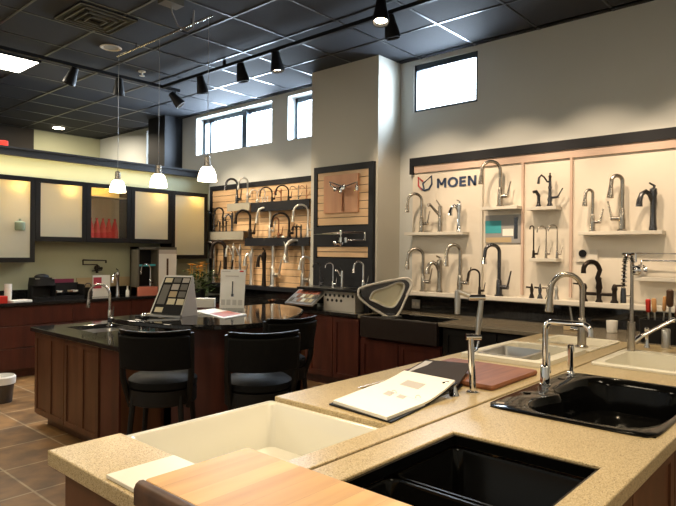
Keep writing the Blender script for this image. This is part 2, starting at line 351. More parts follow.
obj('vent_grille', d, M_vent, t, False); obj('backing', MB().box(-.3,.3,-.3,.3,0,.01), M_rub, t, False)
q = at(142, 75, z=ZC-.05)
t = obj('sprinkler_head', MB().lathe([(.05,.05),(.05,.04),(.014,.038),(.012,0),(.035,-.01),(.035,-.014)], q, 12), M_white); tag(t, 'small pale ceiling sprinkler between the tracks and the pendant rail', 'sprinkler')
p = [at(u, v, z=z) for u, v, z in ((171,2,4.0),(172,12,3.93),(178,26,3.84),(187,31,3.8),(193,27,3.84),(194,10,3.95))]
t = thing('junction_box', 'ceiling junction box with a looped grey cable hanging from it', 'junction box', (p[0].x,p[0].y,ZC-.04))
obj('box_body', MB().box(-.1,.1,-.07,.07,-.02,.04), M_vent, t, False)
pts = [Vector(a)-Vector((p[0].x,p[0].y,ZC-.04)) for a in p]
obj('cable', MB().tube(pts, .008, 8), M_grey, t)
q = at(4, 139, y=YP-.02)
t = obj('tissue_box', MB().box(q.x-.06,q.x+.06,YP-.0,YP+.1,2.986,3.06), M_redp, None, False, .006); tag(t, 'small red box standing on the dark ledge of the partition', 'box')

# ---------------------------------------------------------------- faucets
def arc(cx, cz, r, a0, a1, n=10): return [(cx+r*math.cos(a0+(a1-a0)*i/n), 0, cz+r*math.sin(a0+(a1-a0)*i/n)) for i in range(n+1)]
def lever(mb, p, q, r): mb.tube([p, q], [r, r*.6], 8)
def faucet(style, loc, ang, h, reach, m, label, group=None, m2=None, fat=1.0, cat='faucet', hside=-1, swivel=0, ha=-90):
    t = thing('faucet', label, cat, loc, math.radians(ang), group); s = h/.42*fat; r0 = .0125*s; m2 = m2 or m
    ring = MB().lathe([(.030*s,0),(.030*s,.006*s),(.024*s,.012*s)], (0,0,0), 16)
    if style in ('pull', 'bar', 'slim', 'spray'):
        R = max(reach/2, .02); R = min(R, h*.42)
        top = h-R
        bh = {'pull': .38, 'bar': .22, 'slim': .30, 'spray': .35}[style]*h
        obj('base', ring, m, t)
        obj('body', MB().lathe([(.021*s,.01*s),(.020*s,bh*.55),(.017*s,bh),(.013*s,bh+.01*s)], (0,0,0), 16), m, t)
        drop = (.10 if style != 'bar' else .05)*h
        path = [(0,0,bh*.8),(0,0,top)] + arc(R, top, R, PI, .0, 14)[1:] + [(2*R+.004*s, 0, top-drop)]
        obj('spout', MB().tube(path, r0 if style != 'bar' else r0*.8, 12), m, t)
        if style != 'bar':
            e = Vector((2*R+.004*s,0,top-drop)); L = {'pull': .20, 'slim': .13, 'spray': .26}[style]*h
            obj('spray_head', MB().lathe([(r0*1.05,.0),(r0*1.25,L*.3),(r0*1.65,L),(r0*1.4,L+.004)], e, 12, (.06,0,-1)), m2, t)
        hm = MB(); z = bh*.6
        aa = math.radians(ha-ang); hx, hy = math.cos(aa)*s, math.sin(aa)*s; hm.tube([(0,0,z),(hx*.065,hy*.065,z)], .016*s, 10); lever(hm, (hx*.06,hy*.06,z), (hx*.085,hy*.085,z+.11*s), .008*s)
        obj('handle', hm, m, t)
    elif style == 'lever':
        obj('base', ring, m, t)
        obj('body', MB().lathe([(.024*s,.01*s),(.024*s,h*.75),(.022*s,h*.8),(.010*s,h*.82)], (0,0,0), 16), m, t)
        obj('spout', MB().tube([(0,0,h*.5),(reach*.9,0,h*.86),(reach,0,h*.86),(reach+.004,0,h*.78)], [.016*s,.014*s,.015*s,.015*s], 12), m2, t)
        hm = MB(); lever(hm, (0,0,h*.8), (reach*.35,0,h*1.0), .008*s); obj('handle', hm, m, t)
    elif style == 'crook':
        obj('base', ring, m, t)
        obj('body', MB().lathe([(.031*s,.01*s),(.026*s,h*.12),(.022*s,h*.4),(.026*s,h*.72),(.030*s,h*.78),(.026*s,h*.88),(.012*s,h*.9)], (0,0,0), 16), m, t)
        obj('spout', MB().tube([(0,0,h*.58),(reach*.25,0,h*.76),(reach*.55,0,h*.82),(reach*.85,0,h*.76),(reach,0,h*.62),(reach*1.02,0,h*.5)], [.02*s,.02*s,.019*s,.019*s,.022*s,.026*s], 12), m, t)
        hm = MB(); hm.tube([(0,0,h*.88),(-.01,0,h*.94),(reach*.3,0,h*1.0)], [.012*s,.011*s,.008*s], 8); obj('handle', hm, m, t)
    elif style == 'antique':
        obj('base', ring, m, t)
        obj('body', MB().lathe([(.032*s,.01*s),(.018*s,h*.12),(.026*s,h*.2),(.016*s,h*.3),(.014*s,h*.5),(.020*s,h*.56),(.014*s,h*.62),(.013*s,h*.85),(.018*s,h*.88),(.008*s,h*.93),(.010*s,h*.96),(.003*s,h)], (0,0,0), 14), m, t)
        obj('spout', MB().tube([(0,0,h*.72),(reach*.25,0,h*.73),(reach*.5,0,h*.86),(reach*.75,0,h*.92),(reach*.95,0,h*.84),(reach,0,h*.66)], [.010*s,.009*s,.009*s,.010*s,.011*s,.015*s], 10), m, t)
        aa = math.radians(ha-ang); hx, hy = math.cos(aa)*s, math.sin(aa)*s; hm = MB(); hm.tube([(0,0,h*.25),(hx*.09,hy*.09,h*.27)], .013*s, 10); lever(hm, (hx*.08,hy*.08,h*.27), (hx*.13,hy*.13,h*.52), .009*s); obj('handle', hm, m, t)
    elif style == 'bridge':
        wd = .092*s; sw = math.radians(swivel); rot = lambda P_: [(x*math.cos(sw)-y*math.sin(sw), x*math.sin(sw)+y*math.cos(sw), z) for x,y,z in P_]
        b = MB()
        for sg in (-1,1): b.lathe([(.024*s,0),(.024*s,.008*s),(.016*s,.02*s),(.014*s,h*.28),(.019*s,h*.34),(.014*s,h*.42),(.006*s,h*.46)], (0,sg*wd,0), 12)
        b.lathe([(.024*s,0),(.015*s,.02*s),(.017*s,h*.3),(.022*s,h*.35),(.014*s,h*.55),(.016*s,h*.6),(.004*s,h*.64)], (0,0,0), 12)
        b.tube([(0,-wd,h*.2),(0,wd,h*.2)], .011*s, 10); obj('bridge_body', b, m, t)
        R = reach/2; top = h-R
        obj('spout', MB().tube(rot([(0,0,h*.45),(.012*s,0,h*.6),(-.004*s,0,top)]+arc(R,top,R,PI,0,12)[1:]+[(2*R,0,top-.08*h)]), [r0*1.2]*15+[r0*1.3], 12), m, t)
        for sg in (-1,1): hm = MB(); lever(hm, (0,sg*wd,h*.42), (0,sg*(wd+.07*s),h*.44), .008*s); obj('handle', hm, m, t)
    return t
def fit(style, X, base, top, tip, m, label, group=None, ang=135, **k):
    k.setdefault('fat', 1.22)
    """place a faucet on a shelf that stands at X; base/top/tip were surveyed from the photograph"""
    b = at(base[0], base[1], x=X); return fit_at(style, b, base, top, tip, m, label, group, ang, **k)
def fit_at(style, b, base, top, tip, m, label, group=None, ang=135, z=None, **k):
    if z is not None: b.z = z
    sc = .002
    h = .1
    while h < .9 and proj((b.x, b.y, b.z+h))[1] > top: h += sc
    an_ = math.radians(ang+k.get('swivel', 0)); dx, dy = math.cos(an_), math.sin(an_); best = (1e9, .1)
    for i in range(10, 220):
        r = i*.0025; e = abs(proj((b.x+dx*r, b.y+dy*r, b.z+h*.7))[0]-tip)
        if e < best[0]: best = (e, r)
    return faucet(style, b, ang, h, best[1], m, label, group, **k)

# ---------------------------------------------------------------- white brand display wall
XF = 6.0
Yl = at(413,200,x=XW-.02).y; Yr = .2
pm = MB().box(XW-.03, XW, Yr, Yl, 1.10, 2.80)
t = thing('display_board', 'large white faucet display board with black top frame on the sage wall', 'display board')
obj('board_panel', pm, M_panel, t, False)
obj('top_frame', MB().box(XW-.075, XW-.03, Yr, Yl+.02, 2.70, 2.80).box(XW-.075, XW-.03, Yl-.03, Yl+.02, 2.60, 2.70), M_navy, t, False)
obj('valance', MB().box(XW-.055, XW-.032, Yr, Yl-.035, 2.615, 2.70), M_panelpink, t, False)
for u in (481.5, 522.5, 571):
    y = at(u,220,x=XW-.05).y; obj('divider', MB().box(XW-.06, XW-.031, y-.012, y+.012, 1.19, 2.614), M_panelpink if u > 482 else M_white, t, False)
# lettering
a = at(436.8,190,x=XW-.04); b = at(476,190,x=XW-.04); zlo = at(437,188,x=XW-.04).z; zhi = at(437,178.6,x=XW-.04).z; zhr = at(476,172.3,x=XW-.04).z; 
k_ = .24
def ell(cx_, rx, ry, n=28): return [(cx_+rx*math.cos(2*PI*i/n), .5+ry*math.sin(2*PI*i/n)) for i in range(n)]
strokes = [[(0,0),(k_,0),(k_,1),(0,1)], [(.86,0),(.86+k_,0),(.86+k_,1),(.86,1)], [(0,1),(k_*.98,1),(.55+.12,.28),(.55-.12,.28)], [(1.10,1),(.55+.12,.28),(.55-.12,.28),(.86,1)],
   [(2.62,0),(2.62+k_,0),(2.62+k_,1),(2.62,1)], [(2.86,0),(3.36,0),(3.36,.20),(2.86,.20)], [(2.86,.8),(3.36,.8),(3.36,1),(2.86,1)], [(2.86,.4),(3.30,.4),(3.30,.6),(2.86,.6)],
   [(3.58,0),(3.58+k_,0),(3.58+k_,1),(3.58,1)], [(4.26,0),(4.26+k_,0),(4.26+k_,1),(4.26,1)], [(3.58,1),(3.84,1),(4.50,0),(4.24,0)]]
TW = 4.50; Hl = ((zhi-zlo)); P_ = lambda u_, w_, d_: (XW-.034-d_, a.y+(b.y-a.y)*u_/TW, zlo+Hl*w_)
lm = MB()
for st_ in strokes:
    n = len(st_); lm.add([P_(u_,w_,0) for u_,w_ in st_]+[P_(u_,w_,.006) for u_,w_ in st_], [tuple(range(n)), tuple(range(2*n-1,n-1,-1))]+[(i,n+i,n+(i+1)%n,(i+1)%n) for i in range(n)])
o1_, o2_ = ell(1.86,.60,.53), ell(1.86,.60-k_-.02,.53-.20); n = len(o1_)
lm.add([P_(*p_,.006) for p_ in o1_]+[P_(*p_,.006) for p_ in o2_]+[P_(*p_,0) for p_ in o1_]+[P_(*p_,0) for p_ in o2_], [f_ for i in range(n) for f_ in ((i,(i+1)%n,n+(i+1)%n,n+i),(2*n+i,2*n+(i+1)%n,(i+1)%n,i),(n+i,n+(i+1)%n,3*n+(i+1)%n,3*n+i))])
lt = obj('lettering', lm, M_blue, None, False); tag(lt, 'dark blue brand lettering with four capital letters on the white display board', 'lettering')
# two-tone emblem: two open leaf outlines
def emb(pts, m, nm, par):
    P = [at(u, v, x=XW-.035) for u, v in pts]; return obj(nm, MB().tube(P, .011, 8), m, par)
em = thing('wall_emblem', 'red and blue leaf shaped emblem on the white display board', 'emblem', (0,0,0))
emb([(422.5,190),(418.5,186),(418.3,177.5),(423,181.5)], M_redl, 'red_leaf', em)
emb([(424,189),(422.8,183.5),(431.5,176),(431.8,184),(429,189),(424.5,190.5),(421,188.5)], M_blue, 'blue_leaf', em)

def shelf(u0, u1, v, X=XW-.035, dep=.15, th=.035, m=M_white, label='', name='wall_shelf', group=None):
    a = at(u0, v, x=X-dep); b = at(u1, v, x=X-dep)
    o = obj(name, MB().box(X-dep, X, min(a.y,b.y), max(a.y,b.y), a.z-th, a.z), m, None, False, .003); tag(o, label, 'shelf', group); return a.z
G1 = 'faucets on the white display board'
zA = shelf(404, 462.5, 232.5, label='white shelf under the blue lettering holding three faucets')
zC = shelf(480.5, 517, 207, label='white shelf above the teal picture holding one tall faucet')
zD = shelf(526, 556, 207, label='short white shelf holding the scrolled antique style faucet')
zE = shelf(529, 556, 258, label='short white shelf holding three slim faucets')
zF = shelf(578, 662, 231.5, label='wide white shelf holding two goosenecks and a hooked faucet')
zG = shelf(634, 700, 277, label='low white shelf under the wall mounted pot filler')
zL = 1.165
t = obj('display_ledge', MB().box(XW-.21, XW-.031, Yr, Yl, zL-.045, zL), M_white, None, False, .004); tag(t, 'long white ledge at the bottom of the white display board', 'ledge')
Xs = XF+.0
fit('pull', Xs, (421.5,233), 194, 408, M_nickel, 'brushed gooseneck pull-down faucet at the end of the shelf under the lettering', G1, z=zA)
fit('lever', Xs, (440,232), 200, 428.5, M_nickel, 'straight body faucet with slanted spout on the shelf under the lettering', G1, z=zA)
fit('crook', Xs, (459,231.5), 200, 450.5, M_chrome, 'shiny chrome faucet with dark spout tip on the shelf under the lettering', G1, z=zA, m2=M_dkst)
fit('pull', Xs, (423,289), 249, 408, M_nickel, 'brushed gooseneck faucet at the pier end of the display ledge', G1, z=zL)
fit('crook', Xs, (439.5,289), 256, 427.5, M_nickel, 'curvy traditional faucet between two goosenecks on the display ledge', G1, z=zL)
fit('pull', Xs, (460,290), 245, 447, M_nickel, 'tallest brushed gooseneck on the ledge, beside the curvy traditional faucet', G1, z=zL)
fit('slim', Xs-.03, (479.5,293), 269.5, 468, M_bronze, 'short dark gooseneck faucet on the ledge by the divider', G1, z=zL)
fit('slim', Xs, (499,292), 245, 485, M_dkst, 'polished faucet with angular spray head under the teal picture', G1, z=zL, m2=M_chrome)
fit('pull', Xs, (500,207), 161.5, 482, M_nickel, 'tall gooseneck faucet alone on the shelf above the teal picture', G1, z=zC)
fit('antique', Xs, (549.8,204), 172.7, 538.5, M_dkst, 'scrolled antique style pewter faucet on the short upper shelf', G1, z=zD)
b = at(538.6,204,x=Xs); t = thing('side_sprayer', 'small pewter side sprayer beside the antique style faucet', 'sprayer', (b.x,b.y,zD), 0)
obj('base', MB().lathe([(.03,0),(.03,.01),(.018,.03),(.016,.06)], n=12), M_dkst, t); obj('spray_head', MB().tube([(0,0,.05),(0,0,.12),(-.02,.02,.16),(-.045,.04,.155)], [.016,.018,.02,.016], 10), M_dkst, t)
fit('bar', Xs, (533.5,258), 226, 530.5, M_bronze, 'black slim beverage faucet on the short lower shelf', G1, z=zE, fat=.9)
fit('bar', Xs, (546,258), 226.5, 537.3, M_nickel, 'middle brushed slim faucet on the short lower shelf', G1, z=zE, fat=.8)
fit('bar', Xs, (557,258), 225, 548.4, M_nickel, 'slim brushed faucet on the lower short shelf, closest to the divider by the sign', G1, z=zE, fat=.8)
cols = [(531.7,M_bronze,'black'),(540,M_dkst,'dark pewter'),(548,M_nickel,'brushed nickel'),(556.5,M_steel,'pale steel')]
for u, m, nm in cols:
    b = at(u,294,x=Xs); t = thing('handle_sample', '%s lever handle sample on the display ledge' % nm, 'handle sample', (b.x,b.y,zL), 0, 'handle samples on the ledge')
    obj('base', MB().lathe([(.030,0),(.026,.015),(.014,.05),(.020,.09),(.014,.12),(.007,.15),(.003,.155)], n=12), m, t)
    obj('handle', MB().tube([(0,0,.11),(-.03,.05,.115)], [.009,.011], 8), m, t)
fit('pull', Xs, (592.5,232), 190, 585.7, M_nickel, 'shorter gooseneck faucet on the wide white shelf', G1, z=zF, hside=-1)
fit('pull', Xs, (622,231.5), 175.8, 611.5, M_nickel, 'tallest gooseneck faucet on the wide white shelf', G1, z=zF, ha=90)
fit('crook', Xs, (653,230.5), 183, 639.5, M_dkst, 'hooked pewter faucet with top lever on the wide white shelf', G1, z=zF, fat=1.1)
fit('bridge', Xs, (599,298), 262, 583.5, M_bronze, 'black bridge faucet with two lever handles on the display ledge', G1, z=zL, ang=180, swivel=-42, fat=1.65)
# picture and sign
def card(name, pts_uv, X, th, label, cat, m, parts=()):
    P = [at(u, v, x=X) for u, v in pts_uv]; y0, y1 = min(p.y for p in P), max(p.y for p in P); z0, z1 = min(p.z for p in P), max(p.z for p in P)
    t = thing(name, label, cat, (X, (y0+y1)/2, z0)); hw = (y1-y0)/2; H = z1-z0
    obj('backing', MB().box(-th,0,-hw,hw,0,H), m, t, False)
    for nm, (a,b,c,d), mm in parts: obj(nm, MB().box(-th-.002,-th,hw-2*hw*b,hw-2*hw*a,H*c,H*d), mm, t, False)
    return t
t = card('display_picture', [(486,215.6),(521,243)], XW-.032, .012, 'framed photo with a teal patch and a sink below the single tall faucet', 'picture', M_greyprint,
     [('teal_print',(.0,.46,.35,.80),M_teal),('sink_print',(.02,.75,.02,.2),M_tansamp),('faucet_print',(.82,.92,.15,.9),M_dkst),('bowl_print',(.5,.8,.25,.5),M_paper)])
t = card('wall_sign', [(577,249.5),(598,262)], XW-.032, .02, 'small white sign with a black dial beside the lower short shelf', 'sign', M_white)
b = at(582.5,253.5,x=XW-.06)
obj('dial', MB().lathe([(.038,0),(.038,.012),(.02,.014)], Vector((XW-.052,b.y,b.z))-Vector(t.location), 16, (-1,0,0)), M_rub, t)
# wall mounted pot filler at the frame edge
p = lambda u, v, X=XF: at(u, v, x=X)
o = p(641.5,268,XW-.03); t = thing('pot_filler', 'wall mounted chrome pot filler with long double arm under the wide shelf', 'faucet', o); L = lambda u, v, X: at(u,v,x=X)-o
obj('wall_valve', MB().lathe([(.055,0),(.055,.02),(.03,.03),(.03,.12),(.045,.13),(.045,.17),(.02,.18)], (0,0,-.02), 16, (-1,0,0)), M_chrome, t)
obj('arm', MB().tube([L(641.5,268,6.0), L(641.5,260.5,5.98), L(700,261.5,5.98)], .012, 10), M_chrome, t)
obj('arm', MB().tube([L(700,261.5,5.98), L(700,254,5.98), L(636,253.5,5.98), L(636,262,5.98)], [.012,.014,.014,.012], 10), M_chrome, t)

# ---------------------------------------------------------------- counters along the display wall
XC = 5.25
def panel_door(mb_o, y0, y1, z0, z1, X, w=.06):   # shaker frame on plane facing -X
    mb_o.box(X-.02,X,y0,y0+w,z0,z1).box(X-.02,X,y1-w,y1,z0,z1).box(X-.02,X,y0+w,y1-w,z0,z0+w).box(X-.02,X,y0+w,y1-w,z1-w,z1).box(X-.010,X,y0+w,y1-w,z0+w,z1-w)
    return mb_o
def base_cab(label, y0, y1, m, doors, top=.868, xb_=XW-.015):
    t = thing('base_cabinet', label, 'cabinet', (0,0,0)); obj('cabinet_body', MB().box(XC+.05, xb_, y0, y1, .10, top).box(XC+.11, xb_, y0, y1, 0, .10), m, t, False)
    n = doors; wd = (y1-y0)/n
    for i in range(n):
        d = obj('door', panel_door(MB(), y0+i*wd+.006, y0+(i+1)*wd-.006, .12, top-.02, XC+.05), m, t, False)
    return t
base_cab('dark cherry base cabinet under the perforated riser and chip tray', 4.36, 5.60, M_red, 3, xb_=5.65)
base_cab('dark cherry base cabinet below the slatted faucet wall', 5.62, 7.90, M_red, 4)
base_cab('reddish cabinet below the black apron sink', 3.26, 4.34, M_red, 2, top=.655)
base_cab('near black base cabinet to the window side of the island end', .2, 3.24, M_dark, 5)
slab('countertop', XC, XW, 4.36, 7.90, .87, .91, [(5.655, XW, 4.385, 5.545)], M_blk, 'black granite countertop below the slatted faucet wall and pier', 'countertop')
YS0, YS1 = 3.27, 4.30
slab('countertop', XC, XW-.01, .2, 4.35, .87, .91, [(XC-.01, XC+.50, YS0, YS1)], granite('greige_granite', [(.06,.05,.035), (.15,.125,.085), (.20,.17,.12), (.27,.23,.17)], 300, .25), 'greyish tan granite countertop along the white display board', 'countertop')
ws = obj('backsplash', MB().box(XW-.04, XW-.002, .2, Yl+.2, .912, 1.098), M_blk, None, False); tag(ws, 'black granite backsplash under the white display ledge', 'backsplash')
ws = obj('backsplash', MB().box(XW-.04, XW-.002, 5.56, 8.38, .912, 1.038), M_blk, None, False); tag(ws, 'black granite backsplash under the slatted faucet wall', 'backsplash')
def basin(mb, x0, x1, y0, y1, zt, dep, wall=.012, r=.05, lip=0, taper=.02):
    mb.loft([rrect(x0-wall,x1+wall,y0-wall,y1+wall,r+wall,zt-dep-wall), rrect(x0-wall,x1+wall,y0-wall,y1+wall,r+wall,zt-.002), rrect(x0-wall,x1+wall,y0-wall,y1+wall,r+wall,zt),
             rrect(x0,x1,y0,y1,r,zt), rrect(x0+.004,x1-.004,y0+.004,y1-.004,r,zt-.01), rrect(x0+taper,x1-taper,y0+taper,y1-taper,r,zt-dep+.03), rrect(x0+taper+.03,x1-taper-.03,y0+taper+.03,y1-taper-.03,r,zt-dep)], True, True)
    return mb
def drain(x, y, z, par, m=M_steel): obj('drain', MB().lathe([(.045,0),(.045,.004),(.03,.001),(.004,.001)], (x,y,z), 16), m, par)
t = thing('apron_sink', 'black apron front sink set into the counter below the white display board', 'sink', (0,0,0))
obj('basin', basin(MB(), XC+.05, XC+.47, YS0+.03, YS1-.03, .905, .22, .02), M_bsink, t); obj('apron', MB().box(XC-.03, XC+.028, YS0+.004, YS1-.004, .665, .905), mat('dark_brown_enamel', (.016,.010,.008), .4), t, False, .006); drain(XC+.25,3.78,.686,t)
# triangular sink sample leaning upright
o = at(396,318,z=.91); o.x = 5.33; o = Vector((5.33, 3.98, .91)); t = thing('triangular_sink', 'steel three cornered sink bowl stood upright on the counter by the pier', 'sink', o)
def vpl(u, v, o, back=0):    # point on the upright plane through o that faces the viewer
    d = Vector(MM[:,2].tolist()); d.z = 0; d.normalize(); r = Vector((MM @ np.array([(u-CX)/F,(CY-v)/F,1.0])).tolist()); c = Vector(CAM.tolist())
    s = (o+d*back-c).dot(d)/r.dot(d); return c+r*s-o
def smooth_loop(pts, n=6):
    out = []; N = len(pts)
    for i in range(N):
        p0,p1,p2,p3 = [Vector(pts[(i+k)%N]) for k in (-1,0,1,2)]
        for j in range(n):
            s = j/n; out.append(.5*((2*p1)+(-p0+p2)*s+(2*p0-5*p1+4*p2-p3)*s*s+(-p0+3*p1-3*p2+p3)*s**3))
    return out
outer = [(358.5,291),(362,287.5),(380,282.5),(404,278.3),(410,280),(412,285),(407,296),(399,313),(392,317.5),(385,315.5),(372,308),(360,298)]
inner = [(370.5,297),(374,291.5),(386,287.5),(398,282.5),(403.5,284),(403.8,289),(400,298),(394,306.5),(386,306.5),(377,302.5),(371,300),(370,298.5)]
lo = smooth_loop([vpl(u,v,o) for u,v in outer]); li_ = smooth_loop([vpl(u,v,o,.02) for u,v in inner]); lb = smooth_loop([vpl(387+(u-387)*.62,296+(v-296)*.62,o,.12) for u,v in inner])
cen = sum(lo, Vector())/len(lo); mid = [a+(cen-a)*.10 for a in lo]; dd = Vector(MM[:,2].tolist()); dd.z = 0; dd.normalize()
obj('rim', MB().tube(lo+[lo[0]], .013, 8, False), mat('pale_rim', (.74,.70,.62), .3), t)
obj('inner_panel', MB().loft([mid, [a+dd*.02 for a in mid], li_], False), M_dkst, t)
obj('bowl_rim', MB().tube(li_+[li_[0]], .010, 8, False), mat('pale_rim', (.74,.70,.62), .3), t)
obj('bowl', MB().loft([li_, [li_[i]*.5+lb[i]*.5+dd*.05 for i in range(len(li_))], lb], True), mat('gold_steel', (.85,.80,.62), .38, metal=.7), t)
obj('foot', MB().box(-.06,.10,-.12,.05,0,.012), M_steel, t, False)
t = thing('wall_outlet', 'small grey wall outlet on the black backsplash behind the three cornered sink', 'outlet', (XW-.042, at(416,302,x=XW-.045).y, 1.0)); obj('cover_plate', MB().box(-.008,0,-.06,.06,-.055,.055), M_steel, t, False, .003); [obj('socket', MB().box(-.011,-.008,y_-.018,y_+.018,-.02,.02), M_white, t, False) for y_ in (-.028,.028)]
# small items on the back counter
b = at(607,329,z=.91); b = Vector((5.75, 1.72, .912))
t = obj('ceramic_cup', MB().lathe([(.04,0),(.045,.01),(.05,.11),(.046,.11),(.04,.02)], b, 20), M_paper); tag(t, 'white cup on the counter behind the island', 'cup')
t = obj('cup', MB().lathe([(.032,0),(.036,.01),(.036,.05),(.034,.05),(.030,.01)], (5.72,1.92,.912), 16), M_rub); tag(t, 'small black cup beside the white cup', 'cup')
t = obj('folded_cards', MB().box(5.62,5.78,2.0,2.12,.912,.95), M_tansamp, None, False, .004); tag(t, 'small tan box on the counter next to the black cup', 'box')
b = Vector((5.38,1.235,.912))
t = thing('utensil_caddy', 'black caddy holding kitchen utensils at the end of the counter', 'caddy', b); obj('caddy_body', MB().loft([rrect(-.09,.09,-.13,.13,.03,0), rrect(-.10,.10,-.14,.14,.03,.19), rrect(-.09,.09,-.13,.13,.025,.19), rrect(-.08,.08,-.12,.12,.02,.01)], True, True), M_rub, t)
def utensil(name, dx, dy, z1, m, label, r=.012, tilt=(0,0)):
    z1 += .06; p0 = b+Vector((dx,dy,.02)); o_ = thing(name, label, 'utensil', p0)
    e = Vector((tilt[0], tilt[1], z1)); obj('grip', MB().tube([e*.66, e*.70, e*.97, e], [r*.8, r*1.3, r*1.4, r*.8], 10), m, o_); obj('shaft', MB().tube([(0,0,0), e*.68], r*.5, 8), M_steel, o_)
utensil('spatula', .03, .09, .27, M_redp, 'red handled utensil in the black caddy', .015, (0,.01))
utensil('wooden_spoon', 0, .03, .28, M_woodsp, 'wooden spoon fanned out in the black caddy beside the red handle', .014, (0,.02))
utensil('wooden_fork', .02, -.01, .30, M_woodsp, 'wooden fork in the middle of the black caddy', .012, (0,-.02))
utensil('peppermill', 0, -.07, .36, M_walnut, 'tall dark brown handle standing highest in the black caddy', .02, (0,-.0))
utensil('spatula', -.03, -.11, .24, M_copper, 'copper coloured utensil at the end of the black caddy', .016, (0,-.03))

# ---------------------------------------------------------------- pier display (slat panel)
XP = 5.66
y1, y0 = 5.43, 4.43
t = thing('slat_panel', 'black framed maple slat panel on the cream pier', 'display panel', (0,0,0))
fm = MB().box(XP-.05,XP,y0,y1,2.66,2.74).box(XP-.05,XP,y0,y0+.075,.96,2.66).box(XP-.05,XP,y1-.06,y1,.96,2.66)
obj('frame', fm, M_navy, t, False)
bk = MB().box(XP-.015,XP,y0+.075,y1-.06,.96,2.66); obj('backing', bk, M_navy, t, False)
s = MB()
def slats(s, y0, y1, z0, z1, X, n):
    hh = (z1-z0)/n
    for k in range(n): s.box(X-.022,X,y0,y1,z0+k*hh+.008,z0+(k+1)*hh)
slats(s, y0+.075, y1-.06, 1.97, 2.66, XP-.015, 7); slats(s, y0+.075, y1-.06, 1.56, 1.70, XP-.015, 2)
obj('slat', s, M_slat, t, False)
obj('dark_band', MB().box(XP-.05,XP-.015,y0+.075,y1-.06,1.70,1.955), M_navy, t, False)
obj('lower_band', MB().box(XP-.05,XP-.015,y0+.075,y1-.06,.96,1.55), M_navy, t, False)
P = [at(u,v,x=XP-.06) for u,v in ((324,176.5),(358,212))]
bd = obj('wall_plaque', MB().box(XP-.065,XP-.038,P[1].y,P[0].y,P[1].z,P[0].z), M_board, None, False, .004); tag(bd, 'square pinkish wood board fixed on the maple slats', 'board')
def potf(label, X, pts, valve, r=.012, m=M_chrome, drop=None):
    V = [at(u,v,x=X-.10) for u,v in pts]; o = at(valve[0],valve[1],x=X); t = thing('pot_filler', label, 'faucet', o)
    obj('wall_valve', MB().lathe([(.045,0),(.045,.012),(.02,.02),(.02,.09),(.03,.095),(.03,.12),(.01,.13)], (0,0,0), 14, (-1,0,0)), m, t)
    h = len(pts)//2
    obj('arm', MB().tube([a-o for a in V[:h+1]], r, 10), m, t); obj('arm', MB().tube([a-o for a in V[h:]], r*.9, 10), m, t)
    hm = MB()
    for a in (V[0], V[-1], V[h]): obj('joint', MB().lathe([(r*1.8,-.03),(r*2,0),(r*1.8,.03)], a-o, 10), m, t)
    obj('handle', MB().tube([V[0]-o, V[0]-o+Vector((-.03,.06,.05))], .008, 8), m, t)
    return t
PF_ = potf('chrome pot filler mounted on the square wooden board', XP-.065, [(341,190),(331,186),(330,182),(344,187),(357,182),(357,188)], (341,190))
obj_ = MB().tube([at(342,190,x=XP-.08), at(342,211,x=XP-.08)], .012, 8); dp_ = obj('drop_pipe', obj_, M_copper); dp_.parent = PF_; dp_.location = -PF_.location
potf('chrome pot filler with straight arms on the black band of the pier panel', XP-.05, [(341,240),(341,234),(313,234.5),(341,232.5),(365,232.5),(365,240),(346,240)], (341,243))
# riser stand
za = .91; zr = 1.185
t = thing('riser_stand', 'perforated steel riser stand carrying small faucets in front of the pier', 'display stand', (0,0,0))
pl = MB().box(5.28,5.595,4.30,5.40,zr-.03,zr); obj('top_plate', pl, M_rub, t, False, .003)
obj('metal_tray', MB().box(5.30,5.59,4.66,5.38,zr,zr+.006), M_steel, t, False)
bx = MB().box(5.36,5.58,4.49,5.0,za+.002,zr-.031); obj('perforated_box', bx, mat('pale_steel', (.62,.58,.52), .4, metal=.5), t, False)
for i in range(11):
    y_, z_ = (4.965-i*.073, 1.10) if i < 7 else (4.93-(i-7)*.073, 1.04)
    obj('perforation', MB().lathe([(.001,.0),(.019,.0),(.019,.002)], (5.36,y_,z_), 12, (-1,0,0)), M_rub, t)
for a_, b_ in ((4.40,4.47),(5.36,5.39)): obj('side_panel', MB().box(5.50,5.58,a_,b_,za+.002,zr-.03), M_navy, t, False)
G2 = 'small faucets on the riser stand'
fit('bar', 5.46, (320,283), 263, 313, M_dkst, 'small dark faucet at the slat wall end of the riser stand', G2, z=zr+.006, fat=1.1)
fit('bar', 5.46, (333,283), 263, 325.5, M_chrome, 'small chrome gooseneck, second from the slat wall on the riser', G2, z=zr+.006, fat=1.1)
fit('lever', 5.46, (342,283), 267, 336, M_chrome, 'small chrome lever faucet in the middle of the riser', G2, z=zr+.006)
fit('slim', 5.44, (363,285), 262, 354, M_chrome, 'chrome gooseneck with lever at the window end of the riser', G2, z=zr+.002)
